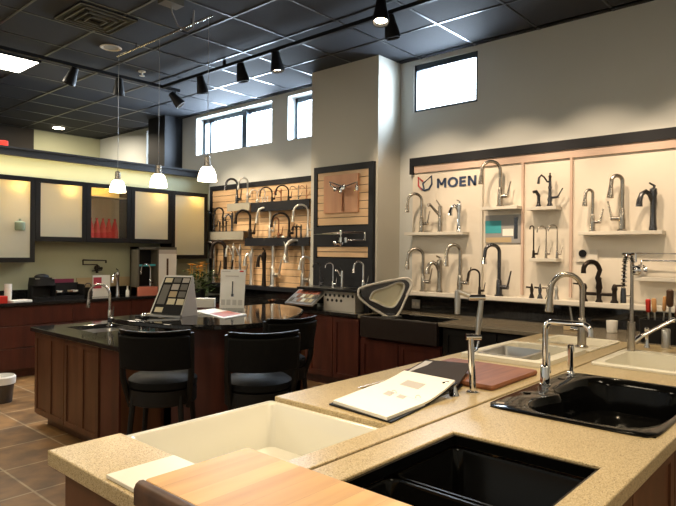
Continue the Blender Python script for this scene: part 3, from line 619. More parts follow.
# chip tray
t = thing('sample_tray', 'slanted silver framed tray of finish chips beside the perforated riser', 'sample tray', (5.34,5.24,.912), 0)
def tilt_board(t, w, l, ang, th=.02):   # local: leans back towards +x ; y width
    R = Matrix.Rotation(-ang, 3, 'Y'); return lambda x, y, z: R @ Vector((x, y, z))
T_ = tilt_board(t, .5, .35, math.radians(32)); T = lambda x, y, z: T_(x, y, z)
fr = MB(); up_ = Vector((-.16,0,.055)); fr.obox(T(.15,0,.02)+up_, T(.17,0,0), (0,.24,0), T(0,0,.012)); obj('tray_frame', fr, M_steel, t, False)
ii = MB(); ii.obox(T(.15,0,.034)+up_, T(.15,0,0), (0,.215,0), T(0,0,.003)); obj('tray_inset', ii, M_greyprint, t, False)
chips = [M_cream, M_tansamp, M_paper, M_copper, M_steel, M_grey]
for i in range(3):
    for j in range(6): obj('finish_chip', MB().obox(T(.05+.085*i,-.170+.068*j,.040)+up_, T(.033,0,0), (0,.026,0), T(0,0,.003)), chips[(i*5+j)%6] if i < 2 else M_pink, t, False)
obj('support', MB().box(-.08,.0,-.15,.15,0,.07), M_rub, t, False)

# ---------------------------------------------------------------- slatted faucet wall
ys0, ys1 = 5.56, 8.35
t = thing('slat_wall', 'long black framed maple slat wall covered with faucets between pier and corner', 'display wall', (0,0,0))
obj('frame', MB().box(XW-.05,XW,ys0,ys1,2.65,2.73).box(XW-.05,XW,ys1-.06,ys1,1.05,2.65).box(XW-.05,XW,ys0,ys0+.05,1.05,2.65), M_navy, t, False)
obj('backing', MB().box(XW-.012,XW,ys0+.05,ys1-.06,1.05,2.65), M_walnut, t, False)
s = MB(); slats(s, ys0+.05, ys1-.06, 1.06, 2.65, XW-.012, 16); obj('slat', s, M_slat, t, False)
M_shade = mat('taupe_laminate', (.34,.32,.26), .5)
def wshelf(u0,u1,vt,vb,m,label,face=True):
    X = XW-.18; a = at(u0,vt,x=X); b = at(u1,vt,x=X); z0 = at(u0,vb,x=X).z
    mb = MB().box(X,XW-.036,b.y,a.y,a.z-.012,a.z); mb.box(X,X+.012,b.y,a.y,z0,a.z-.012)
    o = obj('wall_shelf', mb, m, None, False); tag(o, label, 'shelf'); return a.z
Xq = XW-.11
z1_ = wshelf(251,309,203,212,M_navy,'long black shelf in the upper half of the slat wall')
z2_ = wshelf(244.5,309,238,246,M_navy,'long black shelf in the lower half of the slat wall')
z3_ = wshelf(227,249.5,204,211.5,M_shade,'short pale shelf beside the upper black shelf')
z4_ = wshelf(207,243,232,240,M_shade,'pale shelf beside the lower black shelf')
G3 = 'faucets on the slat wall'
z5_ = 1.10
lz = obj('display_ledge', MB().box(XW-.2,XW-.036,ys0,ys1,z5_-.06,z5_), M_navy, None, False, .003); tag(lz, 'black ledge along the bottom of the slat wall', 'ledge')
S_ = [('bar',(257,203),190,250,M_chrome,'small chrome faucet at the corner end of the upper black shelf',z1_,1.3),
 ('bridge',(265,203),189,258,M_chrome,'chrome bridge faucet on the upper black shelf',z1_,1.2),
 ('slim',(272,202),187.5,254,M_bronze,'wide dark gooseneck on the upper black shelf',z1_,1.3),
 ('crook',(281,202),188,274,M_copper,'copper toned faucet on the upper black shelf',z1_,1.),
 ('slim',(288.5,201.5),185.5,276,M_bronze,'dark arched faucet in the middle of the upper black shelf',z1_,1.2),
 ('antique',(298.5,201),185,290,M_nickel,'scrolled nickel faucet on the upper black shelf',z1_,1.1),
 ('antique',(306.5,200.5),184.5,300,M_copper,'scrolled copper faucet next to the pier on the upper black shelf',z1_,1.1),
 ('slim',(237,204),179,226,M_dkst,'grey gooseneck rising above the frame at the short pale shelf',z3_,1.1),
 ('pull',(247.5,204),178,239,M_steel,'steel gooseneck rising above the frame beside the grey one',z3_,.9),
 ('antique',(214,232),209,206,M_dkst,'scrolled pewter faucet at the cabinet end of the pale shelf',z4_,1.),
 ('bridge',(223,232),208,215,M_bronze,'dark bridge faucet on the pale shelf',z4_,1.),
 ('crook',(232,232),211,225,M_dkst,'pewter hooked faucet on the pale shelf',z4_,1.),
 ('slim',(250,237.5),210.5,236,M_bronze,'large dark gooseneck between pale and black shelves',z2_,1.1),
 ('pull',(270,238),208,257.5,M_chrome,'large chrome gooseneck on the lower black shelf',z2_,.9),
 ('bar',(278.5,237),218,273,M_copper,'copper slim faucet on the lower black shelf',z2_,1.2),
 ('slim',(289,237),213,272,M_bronze,'large dark gooseneck on the lower black shelf',z2_,1.1),
 ('crook',(296.5,236.5),224,292,M_bronze,'small dark faucet on the lower black shelf',z2_,1.2),
 ('crook',(301,236),224,296.5,M_dkst,'small pewter faucet on the lower black shelf',z2_,1.2),
 ('pull',(308,236),205,293.5,M_chrome,'tall chrome arch next to the pier on the lower black shelf',z2_,.8),
 ('slim',(214,272),242,203,M_nickel,'nickel gooseneck at the cabinet end of the black ledge',z5_,1.),
 ('slim',(225,272),242,212,M_bronze,'dark gooseneck near the cabinet end of the black ledge',z5_,1.1),
 ('antique',(233,272),243,226,M_chrome,'scrolled chrome faucet above the brochure on the black ledge',z5_,1.),
 ('antique',(240,273),244,233,M_steel,'scrolled steel faucet above the brochure on the black ledge',z5_,1.),
 ('crook',(251.5,274),247,245,M_chrome,'upright chrome faucet under the end of the lower black shelf',z5_,.9),
 ('crook',(264,274),248,258,M_bronze,'upright dark faucet under the lower black shelf',z5_,.9),
 ('slim',(303,276),240.5,286,M_steel,'steel arch near the pier on the black ledge',z5_,.9),
 ('slim',(311,277),257,300.5,M_chrome,'low chrome gooseneck tucked behind the pier edge',z5_,1.1)]
for i_, (st,bs,tp,tip,m,lb,zz,ft) in enumerate(S_): fit(st, Xq-(.0 if i_%2 else .05), bs, tp, tip, M_sat if m is M_chrome else m, lb, G3, z=zz, fat=ft*(1.35 if st in ('bar','slim','pull') else 1.0), **(dict(ang=180, swivel=-42) if st == 'bridge' else {}))
fit('pull', Xq, (273,275), 236, 286, M_sat, 'large chrome arch turned towards the pier on the black ledge', G3, ang=262, z=z5_, fat=1.2)

# ---------------------------------------------------------------- wall cabinets with glass doors
YC = 8.12
def wall_cab(x0, x1, z0, z1, glass, label):
    t = thing('wall_cabinet', label, 'cabinet', (0,0,0)); k = .018
    b = MB().box(x0,x1,YP-.012,YP-.002,z0,z1).box(x0,x0+k,YC+.02,YP-.012,z0,z1).box(x1-k,x1,YC+.02,YP-.012,z0,z1).box(x0+k,x1-k,YC+.02,YP-.012,z0,z0+k).box(x0+k,x1-k,YC+.02,YP-.012,z1-k,z1)
    obj('cabinet_body', b, M_dark, t, False)
    obj('lining', MB().box(x0+k,x1-k,YP-.016,YP-.0125,z0+k,z1-k), M_cream, t, False)
    w = .062; d = MB().box(x0,x1,YC-.002,YC+.018,z0,z0+w).box(x0,x1,YC-.002,YC+.018,z1-w,z1).box(x0,x0+w,YC-.002,YC+.018,z0+w,z1-w).box(x1-w,x1,YC-.002,YC+.018,z0+w,z1-w)
    dd = obj('door', d, M_dark, t, False)
    obj('glass_pane', MB().box(x0+w,x1-w,YC+.004,YC+.009,z0+w,z1-w), glass, dd, False)
    for zz in ((z0+(z1-z0)*.36, z0+(z1-z0)*.68) if glass is M_frost else (z0+(z1-z0)*.78,)): obj('shelf', MB().box(x0+k,x1-k,YC+.05,YP-.014,zz,zz+.012), M_glass if glass is M_frost else M_cream, t, False)
    lamp_point(((x0+x1)/2+(.12 if glass is M_frost else 0), YC+.085, z1-.085), 25 if glass is M_frost else 4, (1,.60,.14), .03)
    return t
ZT = 2.575
def jar(x, z, m, label, h=.16, r=.05):
    o = obj('storage_jar', MB().lathe([(r*.9,0),(r,.01),(r,h*.7),(r*.6,h*.8),(r*.62,h)], (x, 8.17, z+.0185), 14), m); tag(o, label, 'jar')
wall_cab(2.52, 3.135, 1.46, ZT, M_frost, 'tall frosted glass wall cabinet with the yellow glow at the far end of the row')
wall_cab(3.14, 3.82, 1.74, ZT, M_frost, 'short frosted wall cabinet glowing yellow beside the red cloths cabinet')
wall_cab(3.825, 4.49, 1.74, ZT, M_glass, 'clear glass wall cabinet with a row of red cloths inside')
wall_cab(4.495, 5.18, 1.74, ZT, M_frost, 'short frosted wall cabinet on the corner side of the red cloths cabinet')
wall_cab(5.185, 5.86, 1.50, ZT, M_frost, 'tall frosted wall cabinet in the corner next to the slat wall')
for i in range(5):
    x = 3.95+.092*i; n = 12; lo_ = []; 
    loops = [[(x+rr*math.cos(2*PI*k/16)*(1+.18*math.sin(6*PI*k/8)), 8.27+rr*.7*math.sin(2*PI*k/16), z) for k in range(16)] for rr,z in ((.050,1.76),(.048,1.90),(.036,1.99),(.014,2.06),(.020,2.09))]
    o_ = obj('folded_cloth', MB().loft(loops, True, True), M_redcloth); tag(o_, 'red cloth gathered upright in the clear glass cabinet', 'cloth', 'red cloths in the glass cabinet')
lamp_area((3.5, 8.25, ZT+.05), (3.5, 8.4, 3.2), 10, 3.2, .05, (1,.78,.36))
jar(2.95, 1.46+(ZT-1.46)*.36-.006, mat('sage_jar', (.30,.36,.24), .5), 'green jar blurred behind the frosted glass of the tall glowing cabinet', .15, .08)
jar(3.55, 1.74+.003, mat('sage_jar', (.30,.36,.24), .5), 'small green jar blurred behind the short frosted cabinet pane', .18, .045)
# base run under wall cabinets
zc = .955; YF = 7.90
t = thing('base_cabinet', 'long cherry base cabinet run with wide drawers below the glass wall cabinets', 'cabinet', (0,0,0))
obj('cabinet_body', MB().box(-1, 5.29, YF+.05, YP-.012, .10, zc-.042).box(-1,5.29,YF+.12,YP-.012,0,.10), M_red, t, False)
for x0_, x1_ in ((-.4,.55),(.56,1.55),(1.56,2.55),(2.56,3.55),(3.56,4.4),(4.41,5.28)):
    for z0_, z1_ in ((.12,.38),(.39,.66),(.67,zc-.05)):
        d_ = obj('drawer', MB().box(x0_,x1_,YF+.03,YF+.05,z0_,z1_), M_red, t, False, .004)
slab('countertop', -1, 5.24, YF, YP-.001, zc-.04, zc, [], M_blk, 'black granite countertop below the glass wall cabinets', 'countertop')
tag(obj('backsplash', MB().box(-1,5.24,YP-.03,YP-.001,zc+.001,zc+.13), M_blk, None, False), 'black granite backsplash behind the coffee maker', 'backsplash')
tag(obj('pale_panel', MB().box(3.83,5.2,YP-.028,YP-.002,zc+.131,zc+.27), M_tansamp, None, False), 'low pale tan panel standing above the backsplash behind the chrome column faucet', 'panel')
# coffee maker etc.
def onc(u, v=None, y=8.15): a = at(u, 300, y=y); return Vector((a.x, y, zc+.001))
b = onc(41.5, y=8.12); t = thing('coffee_maker', 'black single cup coffee maker on the counter under the frosted cabinets', 'coffee maker', b)
hm = MB().loft([rrect(-.13,.13,-.14,.14,.03,.0), rrect(-.13,.13,-.14,.14,.03,.05)], True, True).loft([rrect(-.13,.13,.0,.14,.03,.05), rrect(-.13,.13,.0,.14,.03,.20)], True, True).loft([rrect(-.13,.13,-.14,.14,.03,.20), rrect(-.12,.12,-.13,.13,.03,.30)], True, True)
obj('coffee_body', hm, M_rub, t); obj('lid', MB().sphere((0,0,.31), .09, 16, (1,1,.45)), M_rub, t); [obj('lid_trim', MB().box(a_,a_+.05,-.145,-.12,.285,.30), M_steel, t, False) for a_ in (-.13,.08)]
b = onc(66.5, y=8.10); t = thing('pod_rack', 'black rack with coffee pods beside the coffee maker', 'rack', b)
obj('rack_body', MB().box(-.19,.20,-.10,.12,0,.05).box(-.19,-.18,-.10,.12,.05,.20).box(.19,.20,-.10,.12,.05,.20).box(-.19,.20,.10,.12,.05,.22), M_rub, t, False)
for dx in (-.12,.09):
    dsh = MB()
    obj('pod_dish', MB().lathe([(.05,.06),(.085,.09),(.085,.10),(.05,.075)], (dx,0,0), 14, (0,0,1)), M_rub, t)
    for k in range(5): obj('pod', MB().lathe([(.018,0),(.024,.025),(.024,.03)], (dx+.05*math.cos(k*1.26),.05*math.sin(k*1.26),.09), 10), [M_copper,M_paper,M_tansamp][k%3], t)
b = onc(61.5, y=8.28); t = obj('menu_card', MB().box(b.x-.2,b.x+.17,8.28,8.29,zc,zc+.27), M_purple, None, False); tag(t, 'purple card standing behind the coffee pods', 'card')
for k in range(2):
    b = onc(6+4*k, y=8.05-.05*k)
for k,(u,y) in enumerate(((8,8.08),)):
    b = onc(u,y=y); C0 = None
    for j in range(4):
        o_ = obj('paper_cup', MB().lathe([(.036,0),(.044,.11),(.046,.112),(.042,.11),(.034,.01)], (0,0,0), 16), M_paper); o_.location = (b.x, b.y, b.z+j*.04)
        tag(o_, 'white paper cup, %s of the nested stack near the coffee maker' % ('lowest','second from the bottom','second from the top','topmost')[j], 'cup', 'stacked paper cups')
b = onc(19,y=8.02); t = obj('napkin_stack', MB().obox((b.x,b.y,zc+.015),(.12,.02,0),(-.02,.08,0),(0,0,.014)), M_paper, None, False, .004); tag(t, 'stack of white napkins on the counter beside the paper cups', 'napkins')
b = onc(2,y=8.0); t = obj('red_package', MB().box(b.x-.1,b.x+.05,7.95,8.05,zc,zc+.09), M_redp, None, False, .006); tag(t, 'small red package at the picture edge beside the paper cups', 'package')
# wall faucet above counter
o_ = at(97,268,y=YP); t = thing('pot_filler', 'dark wall mounted folding pot filler above the counter under the red cloths cabinet', 'faucet', o_)
W = lambda u, v, y=YP-.14: at(u,v,y=y)-o_
obj('wall_valve', MB().lathe([(.045,0),(.045,.012),(.02,.02),(.02,.14)], (0,0,0), 14, (0,-1,0)), M_bronze, t)
obj('arm', MB().tube([W(97,269), W(97,264.5), W(83,264.5), W(83,260)], .012, 8), M_bronze, t); obj('arm', MB().tube([W(83,260), W(106,260.5), W(106,263)], .012, 8), M_bronze, t)
obj('handle', MB().tube([W(97,269), W(97,273)], .02, 8).tube([W(92,271),W(102,270)], .008, 8), M_bronze, t)
def colf(style, u, y, h, reach, ang, m, label, **k): b = onc(u,y=y); return faucet(style, b, ang, h, reach, m, label, None, **k)
colf('crook', 117.5, 8.15, .40, .10, 200, M_chrome, 'polished chrome column faucet on the counter by the white bottle')
colf('bar', 91, 8.2, .20, .09, 180, M_dkst, 'small dark gooseneck behind the island faucet on the long counter', fat=1.2)
b = onc(127.5,y=8.12); t = thing('soap_bottle', 'small white bottle on the counter near the chrome column faucet', 'bottle', b)
obj('bottle_body', MB().lathe([(.026,0),(.028,.01),(.028,.07),(.012,.10),(.012,.11)], n=14), M_paper, t); obj('cap', MB().lathe([(.013,.11),(.012,.14),(.004,.145)], n=12), M_white, t)
b = onc(101,y=8.22); t = thing('display_card', 'pink and white card standing on the counter beside the pot filler', 'card', b)
obj('backing', MB().box(-.13,.13,-.01,.0,0,.31), M_paper, t, False); obj('picture_print', MB().box(-.12,.0,-.013,-.01,.12,.28), mat('rose_print', (.45,.05,.08), .5), t, False)
# tower display
b = at(155.5,304,z=zc); b = Vector((at(155.5,300,y=8.0).x, 8.08, zc+.001)); t = thing('faucet_tower_display', 'tall two sided faucet display with gooseneck and coral base near the corner', 'display stand', b)
x_a = at(137.5,270,y=7.98).x-b.x; x_b = at(176.5,270,y=7.98).x-b.x; xm = at(158,270,y=7.98).x-b.x; Ht = at(150,247,y=8.0).z-zc
obj('side_frame', MB().box(x_a,x_a+.03,-.10,.12,0,Ht).box(xm-.012,xm+.012,-.10,.12,0,Ht).box(x_a,x_b,-.10,.12,Ht-.04,Ht).box(x_a,x_b,.10,.12,0,Ht), M_vent, t, False)
obj('back_panel', MB().box(x_a+.03,xm-.012,.085,.10,.0,Ht-.04), M_rub, t, False)
obj('teal_strip', MB().box(x_a+.03,xm-.012,-.05,-.045,Ht*.60,Ht*.64), M_teal, t, False)
obj('base_box', MB().box(x_a,xm-.012,-.12,.08,0,.13), M_pink, t, False)
obj('poster', MB().box(xm+.012,x_b,-.10,-.09,.0,Ht-.04), M_paper, t, False); obj('poster_band', MB().box(xm+.012,x_b,-.105,-.10,Ht*.86,Ht-.04), M_tape, t, False)
obj('poster_faucet', MB().box((xm+x_b)/2-.015,(xm+x_b)/2+.015,-.106,-.10,Ht*.35,Ht*.76), M_walnut, t, False)
f_ = faucet('slim', (b.x+(x_a+xm)/2+.07, 8.03, zc+.132), 180, .34, .15, M_chrome, 'chrome gooseneck standing inside the tall tower display', None)
# flowers in the corner
b = Vector((5.05,7.35,.912)); b = at(210,303,z=.91); b = Vector((5.45, 7.72, .912)); t = thing('flower_arrangement', 'orange flowers with green leaves in a pot at the corner of the counter', 'flowers', b)
obj('pot', MB().lathe([(.07,0),(.09,.12),(.095,.12),(.08,.11)], n=16), M_rub, t)
lf = MB(); R_ = random.Random(3)
for k in range(170):
    a = R_.uniform(0,2*PI); rr = R_.uniform(.02,.24); z = R_.uniform(.08,.42); c = Vector((rr*math.cos(a)*.9, rr*math.sin(a)*1.1, z)); d = Vector((math.cos(a),math.sin(a),R_.uniform(-.3,.8))).normalized(); s_ = d.cross(Vector((0,0,1))).normalized()*.022
    L_ = .075; lf.add([c, c+d*L_*.5+s_, c+d*L_, c+d*L_*.5-s_, c+d*L_*.5+Vector((0,0,.008))], [(0,1,4),(1,2,4),(2,3,4),(3,0,4)])
obj('foliage', lf, M_leaf, t)
for k in range(14):
    a = R_.uniform(0,2*PI); rr = R_.uniform(.0,.17); c = Vector((rr*math.cos(a), rr*math.sin(a)*1.2, R_.uniform(.40,.54))); fl = MB()
    for j in range(6):
        d = Vector((math.cos(j*1.05),math.sin(j*1.05),.25)); s_ = d.cross(Vector((0,0,1))).normalized()*.018; fl.add([c, c+d*.035+s_*1.5, c+d*.065, c+d*.035-s_*1.5], [(0,1,2,3)])
    fl.sphere(c, .012, 8); fl.tube([c, c+Vector((0,0,-.14))], .003, 5); obj('flower', fl, M_flower, t)
# waste bin
t = thing('waste_bin', 'dark waste bin with white liner on the floor by the base cabinets', 'bin', (2.31,6.84,0))
obj('bin_body', MB().lathe([(.105,0),(.13,.26),(.125,.26),(.10,.01)], n=20), M_dkst, t); obj('liner', MB().lathe([(.137,.20),(.140,.27),(.128,.285),(.120,.25),(.11,.1)], n=20, cap=False), M_paper, t)

# ---------------------------------------------------------------- dark island with round raised bar
XI, YI0, YI1 = 2.22, 4.17, 5.76
t = thing('island_cabinet', 'brown island cabinet with panelled end doors under the black granite top', 'cabinet', (0,0,0))
obj('cabinet_body', MB().box(XI+.02,XI+.05,YI0,YI1-.02,.10,.87).box(XI+.05,4.2,YI0,YI0+.03,.1,.87).box(XI+.05,4.2,YI1-.05,YI1-.02,.1,.87).box(4.17,4.2,YI0+.03,YI1-.05,.1,.87).box(XI+.10,4.15,YI0+.05,YI1-.08,0,.10), M_brown, t, False)
for a_, b_ in ((YI1-.02-.62,YI1-.03),(YI1-.02-1.24,YI1-.02-.63)):
    d_ = obj('door', panel_door(panel_door(MB(), a_, (a_+b_)/2, .12, .86, XI+.02, .045), (a_+b_)/2, b_, .12, .86, XI+.02, .045), M_brown, t, False)
obj('end_panel', MB().box(XI+.0,XI+.02,YI0,YI0+.28,.12,.86), M_red, t, False)
b = at(110,327,z=.91)
slab('countertop', 2.19, 4.22, 4.13, 5.77, .87, .91, [(2.42,2.86,4.98,5.52)], M_blk, 'black granite island top with a small undermount sink', 'countertop')
t = thing('bar_sink', 'small steel sink sunk in the black island top', 'sink', (0,0,0)); obj('basin', basin(MB(), 2.43,2.85,4.99,5.51,.868,.17), M_steel, t); drain(2.64,5.25,.70,t,M_dkst)
b = at(107,346,z=.91)
fb = Vector((2.62, 4.86, .91)); fb = at(109.5,326,z=.91); 
fit_at('pull', Vector((fb.x,fb.y,.91)), (109.5,326), 284.5, 89, M_nickel, 'brushed gooseneck faucet on the black granite island top', None, 125)
barp = [(2.40,4.60),(2.39,4.40),(2.43,4.19),(2.50,3.95),(2.62,3.75),(2.78,3.60),(2.97,3.53),(3.22,3.54),(3.49,3.64),(3.76,3.80),(4.0,4.0),(4.17,4.22),(4.26,4.45),(4.27,4.68),(4.1,4.75),(2.55,4.72)]
def smooth2(pp, n=4): return [(v.x, v.y) for v in smooth_loop([Vector((a,b_,0)) for a,b_ in pp], n)]
bp_ = smooth2(barp)
o_ = obj('granite_bar', MB().prism(bp_, 1.03, 1.07), M_blk, None, True, .008, 30); tag(o_, 'curved raised black granite bar top facing the stools', 'bar top')
cx_, cy_ = 3.35, 4.35
inn = [(cx_+(a-cx_)*.80, cy_+(b_-cy_)*.72) for a,b_ in bp_]
t = thing('curved_bar_pedestal', 'dark cherry curved panel carrying the raised bar top', 'bar base', (0,0,0)); obj('curved_panel', MB().prism([(a, min(b_, 4.118)) for a,b_ in inn], 0, 1.028), M_red, t)
obj('bar_riser', MB().box(2.75,4.1,4.14,4.5,.912,1.028), M_red, t, False)
# things on the bar
zb = 1.071
b = Vector((2.60, 4.10, zb)); b = at(165,317,z=1.07); b.z = zb
t = thing('sample_easel', 'tented board of countertop colour chips standing on the bar', 'sample board', b, 0)
A = [vpl(u,v,Vector(b)) for u,v in ((149,315),(181,317),(189,276.5),(160,276))]   # face outline
lean = dd*.14; A[2] += lean; A[3] += lean
ex, ey = (A[1]-A[0]), (A[3]-A[0]); nn = ex.cross(ey).normalized()
if nn.dot(dd) > 0: nn = -nn
face = lambda s_, r_, off=0: A[0]+(A[1]-A[0])*s_*(1-r_)+(A[2]-A[3])*s_*r_+(A[3]-A[0])*r_+nn*off
obj('board_panel', MB().add([face(0,0),face(1,0),face(1,1),face(0,1),face(0,0,-.012),face(1,0,-.012),face(1,1,-.012),face(0,1,-.012)], [(0,1,2,3),(7,6,5,4),(0,4,5,1),(1,5,6,2),(2,6,7,3),(3,7,4,0)]), M_paper, t, False)
q_ = lambda s0,s1,r0,r1,off: [face(s0,r0,off),face(s1,r0,off),face(s1,r1,off),face(s0,r1,off)]
def chip(nm, s0,s1,r0,r1,m,o0=.0,o1=.004): a_=q_(s0,s1,r0,r1,o0)+q_(s0,s1,r0,r1,o1); obj(nm, MB().add(a_, [(3,2,1,0),(4,5,6,7),(0,1,5,4),(1,2,6,5),(2,3,7,6),(3,0,4,7)]), m, t, False)
chip('black_field', .04,.96,.04,.96, M_rub, 0, .002)
for s0,s1,r0,r1,m in ((.10,.34,.82,.93,M_cream),(.40,.64,.82,.93,M_grey),(.70,.93,.82,.93,M_tape),(.10,.34,.28,.76,M_grey),(.40,.64,.64,.78,M_tape),(.70,.93,.64,.78,M_grey),(.40,.64,.46,.60,M_tansamp),(.70,.93,.46,.60,M_grey),(.42,.66,.28,.42,M_cream),(.72,.95,.28,.42,M_cream),(.12,.36,.08,.2,M_cream)):
    chip('colour_chip', s0,s1,r0,r1,m,.002,.006)
bk_ = dd*.16+Vector((.66,-.75,0))*.10
e0, e1, e2 = A[0]+bk_, A[1]+bk_, A[1]
sd = MB().add([A[1],A[1]+bk_,A[2],A[1]-ex*.02,A[1]-ex*.02+bk_,A[2]-ex*.02], [(0,1,2),(5,4,3),(0,3,4,1),(1,4,5,2),(2,5,3,0)])
obj('easel_side', sd, M_tape, t, False); sd = MB().add([A[0]+bk_,A[1]+bk_,A[2],A[3],A[0]+bk_+dd*.01,A[1]+bk_+dd*.01,A[2]+dd*.01,A[3]+dd*.01], [(0,1,2,3),(7,6,5,4),(0,4,5,1),(1,5,6,2),(2,6,7,3),(3,7,4,0)]); obj('easel_back', sd, M_tape, t, False)
tr_ = MB().obox(A[0]*.5+A[1]*.5+Vector((0,0,.008))-dd*.03, ex*.53, dd*.045, (0,0,.008)); obj('easel_foot', tr_, M_steel, t, False)
b = at(142,322,z=1.07); b = Vector((2.56,4.17,zb+.0)); b = at(144,318,z=zb)
t = thing('chrome_knob', 'small chrome knob sample lying beside the colour chip board on the bar', 'knob', (b.x,b.y,zb)); obj('knob_cap', MB().sphere((0,0,.022), .028, 14, (1,1,.8)), M_chrome, t); obj('stem', MB().tube([(0,0,.02),(-.05,.05,.014)], .011, 8), M_chrome, t)
b = at(231,308,z=zb); t = thing('brochure_stand', 'white brochure with faucet drawing standing on the bar', 'brochure', b)
B4 = [vpl(u,v,Vector(b)) for u,v in ((219.4,308),(243.8,308.5),(245,270),(220,269.5))]
B4[2] += dd*.05; B4[3] += dd*.05
def sheet(mb, a, b2, c, d, th): off = dd*th; mb.add([a,b2,c,d,a+off,b2+off,c+off,d+off], [(0,1,2,3),(7,6,5,4),(0,4,5,1),(1,5,6,2),(2,6,7,3),(3,7,4,0)]); return mb
obj('brochure_sheet', sheet(MB(), *B4, .01), M_paper, t, False)
iv = lambda s_, r_, off=-.002: B4[0]+(B4[1]-B4[0])*s_+(B4[3]-B4[0])*r_+dd*off
def ink(nm, s0,s1,r0,r1,m): obj(nm, sheet(MB(), iv(s0,r0),iv(s1,r0),iv(s1,r1),iv(s0,r1),.0015), m, t, False)
ink('printed_faucet',.48,.53,.36,.70,M_dkst); ink('printed_faucet',.46,.56,.30,.37,M_dkst); ink('printed_heading',.2,.75,.82,.84,M_tape); ink('printed_mark',.78,.94,.94,.98,M_redp); ink('printed_mark',.05,.4,.945,.96,M_tape)
for s0 in (.06,.28,.52,.76): ink('printed_panel',s0,s0+.16,.08,.22,mat('pale_print',(.6,.58,.54),.6))
obj('acrylic_base', MB().obox((B4[0]+B4[1])/2+dd*.05, (B4[1]-B4[0])/2, dd*.06, (0,0,.004)), M_glass, t, False)
P3 = [at(u,v,z=zb) for u,v in ((195.4,311.5),(214,309),(247,315),(224,319))]; zz_ = zb
pa = MB().add([Vector((p_.x,p_.y,zb)) for p_ in P3]+[Vector((p_.x,p_.y,zb+.006)) for p_ in P3], [(3,2,1,0),(4,5,6,7),(0,1,5,4),(1,2,6,5),(2,3,7,6),(3,0,4,7)])
o_ = obj('leaflet', pa, M_paper, None, False); tag(o_, 'white leaflet with pink print lying flat on the bar before the brochure', 'leaflet')
pc = [P3[0]*.25+P3[3]*.75+(P3[1]-P3[0])*.0, P3[3], P3[2]*.9+P3[3]*.1, P3[2]*.9+P3[3]*.1+(P3[1]-P3[2])*.35]
P5 = [P3[0]+(P3[3]-P3[0])*.45+(P3[1]-P3[0])*.1, P3[0]+(P3[3]-P3[0])*.9+(P3[1]-P3[0])*.15, P3[0]+(P3[3]-P3[0])*.9+(P3[2]-P3[3])*.9, P3[0]+(P3[3]-P3[0])*.45+(P3[2]-P3[3])*.9]
obj('pink_print', MB().add([Vector((p_.x,p_.y,zb+.0068)) for p_ in P5]+[Vector((p_.x,p_.y,zb+.0061)) for p_ in P5], [(0,1,2,3),(7,6,5,4)]), mat('rose_card',(.5,.16,.12),.6), o_, False)
b = at(203,307.5,z=zb); t = obj('white_box', MB().obox((b.x+.02,b.y+.02,zb+.045),(.075,-.085,0),(.03,.03,0),(0,0,.045)), M_white, None, False, .004); tag(t, 'low white box on the bar behind the leaflet and brochure', 'box')
b = at(277,294,z=.91); t = obj('small_dish', MB().lathe([(.03,0),(.06,.03),(.055,.03),(.03,.008)], (5.62,6.25,.912), 16), M_copper); tag(t, 'small copper coloured dish on the black counter under the slat wall', 'dish')

# bar stools
def stool(loc, rz, label):
    t = thing('bar_stool', label, 'bar stool', loc, rz, None)   # faces local +y, back at -y
    Wd, sh = .228, .765
    obj('seat', MB().lathe([(.02,sh-.05),(.20,sh-.05),(.225,sh-.03),(.225,sh+.01),(.19,sh+.035),(.02,sh+.045)], (0,0,0), 24), M_leather, t)
    obj('seat_frame', MB().lathe([(.20,sh-.15),(.222,sh-.14),(.222,sh-.045),(.19,sh-.045)], (0,0,0), 24), M_dark, t)
    def bk(r, r2, z0, z1, bow, tk, n=14):   # curved back slab
        mb = MB(); lp = []
        for k in range(n+1):
            a = (-1+2*k/n); x = Wd*a; y = -.17-.095*(1-a*a)
            lp.append((x*1.0, y))
        V = []
        for (z, push) in ((z0,0),(z1,-.05)):
            for off in (0, tk):
                V.append([(x, y+push+off, z+bow*(1-(x/Wd)**2)) for x,y in lp])
        vs = V[0]+V[1]+V[2]+V[3]; m_ = n+1; fs = []
        for k in range(n):
            fs += [(k,k+1,2*m_+k+1,2*m_+k), (m_+k+1,m_+k,3*m_+k,3*m_+k+1), (2*m_+k,2*m_+k+1,3*m_+k+1,3*m_+k), (k+1,k,m_+k,m_+k+1)]
        fs += [(0,2*m_,3*m_,m_), (n,m_+n,3*m_+n,2*m_+n)]; mb.add(vs, fs); return mb
    obj('backrest', bk(0,0,.865,1.085,.0,.045), M_leather, t, True, .008)
    obj('crest_rail', bk(0,0,1.085,1.125,-.006,.04).add([],[]), M_dark, t, True, .006)
    for sx in (-1,1):
        obj('back_post', MB().tube([(sx*.19,-.08,.60),(sx*.222,-.14,.80),(sx*.230,-.165,1.10)], [.020,.022,.018], 8), M_dark, t)
        for sy in (-1,1): obj('leg', MB().tube([(sx*.15,sy*.14,sh-.08),(sx*.205,sy*.19,.0)], [.02,.016], 8), M_dark, t)
    obj('footrest', MB().tube([(.195*math.cos(a),.185*math.sin(a)*1.0,.28) for a in [PI/4+i*PI/12 for i in range(25)]], .009, 8), M_nickel, t)
    return t
ST = stool((2.195,3.525,0), math.radians(-48), 'black leather bar stool nearest the island end doors')
dup(ST, (2.60,3.02,0), math.radians(-30), 'black leather bar stool standing in front of the brochure end of the bar', None)
dup(ST, (3.22,3.50,0), math.radians(-8), 'black leather bar stool partly hidden behind the other two, by the cherry cabinets', None)

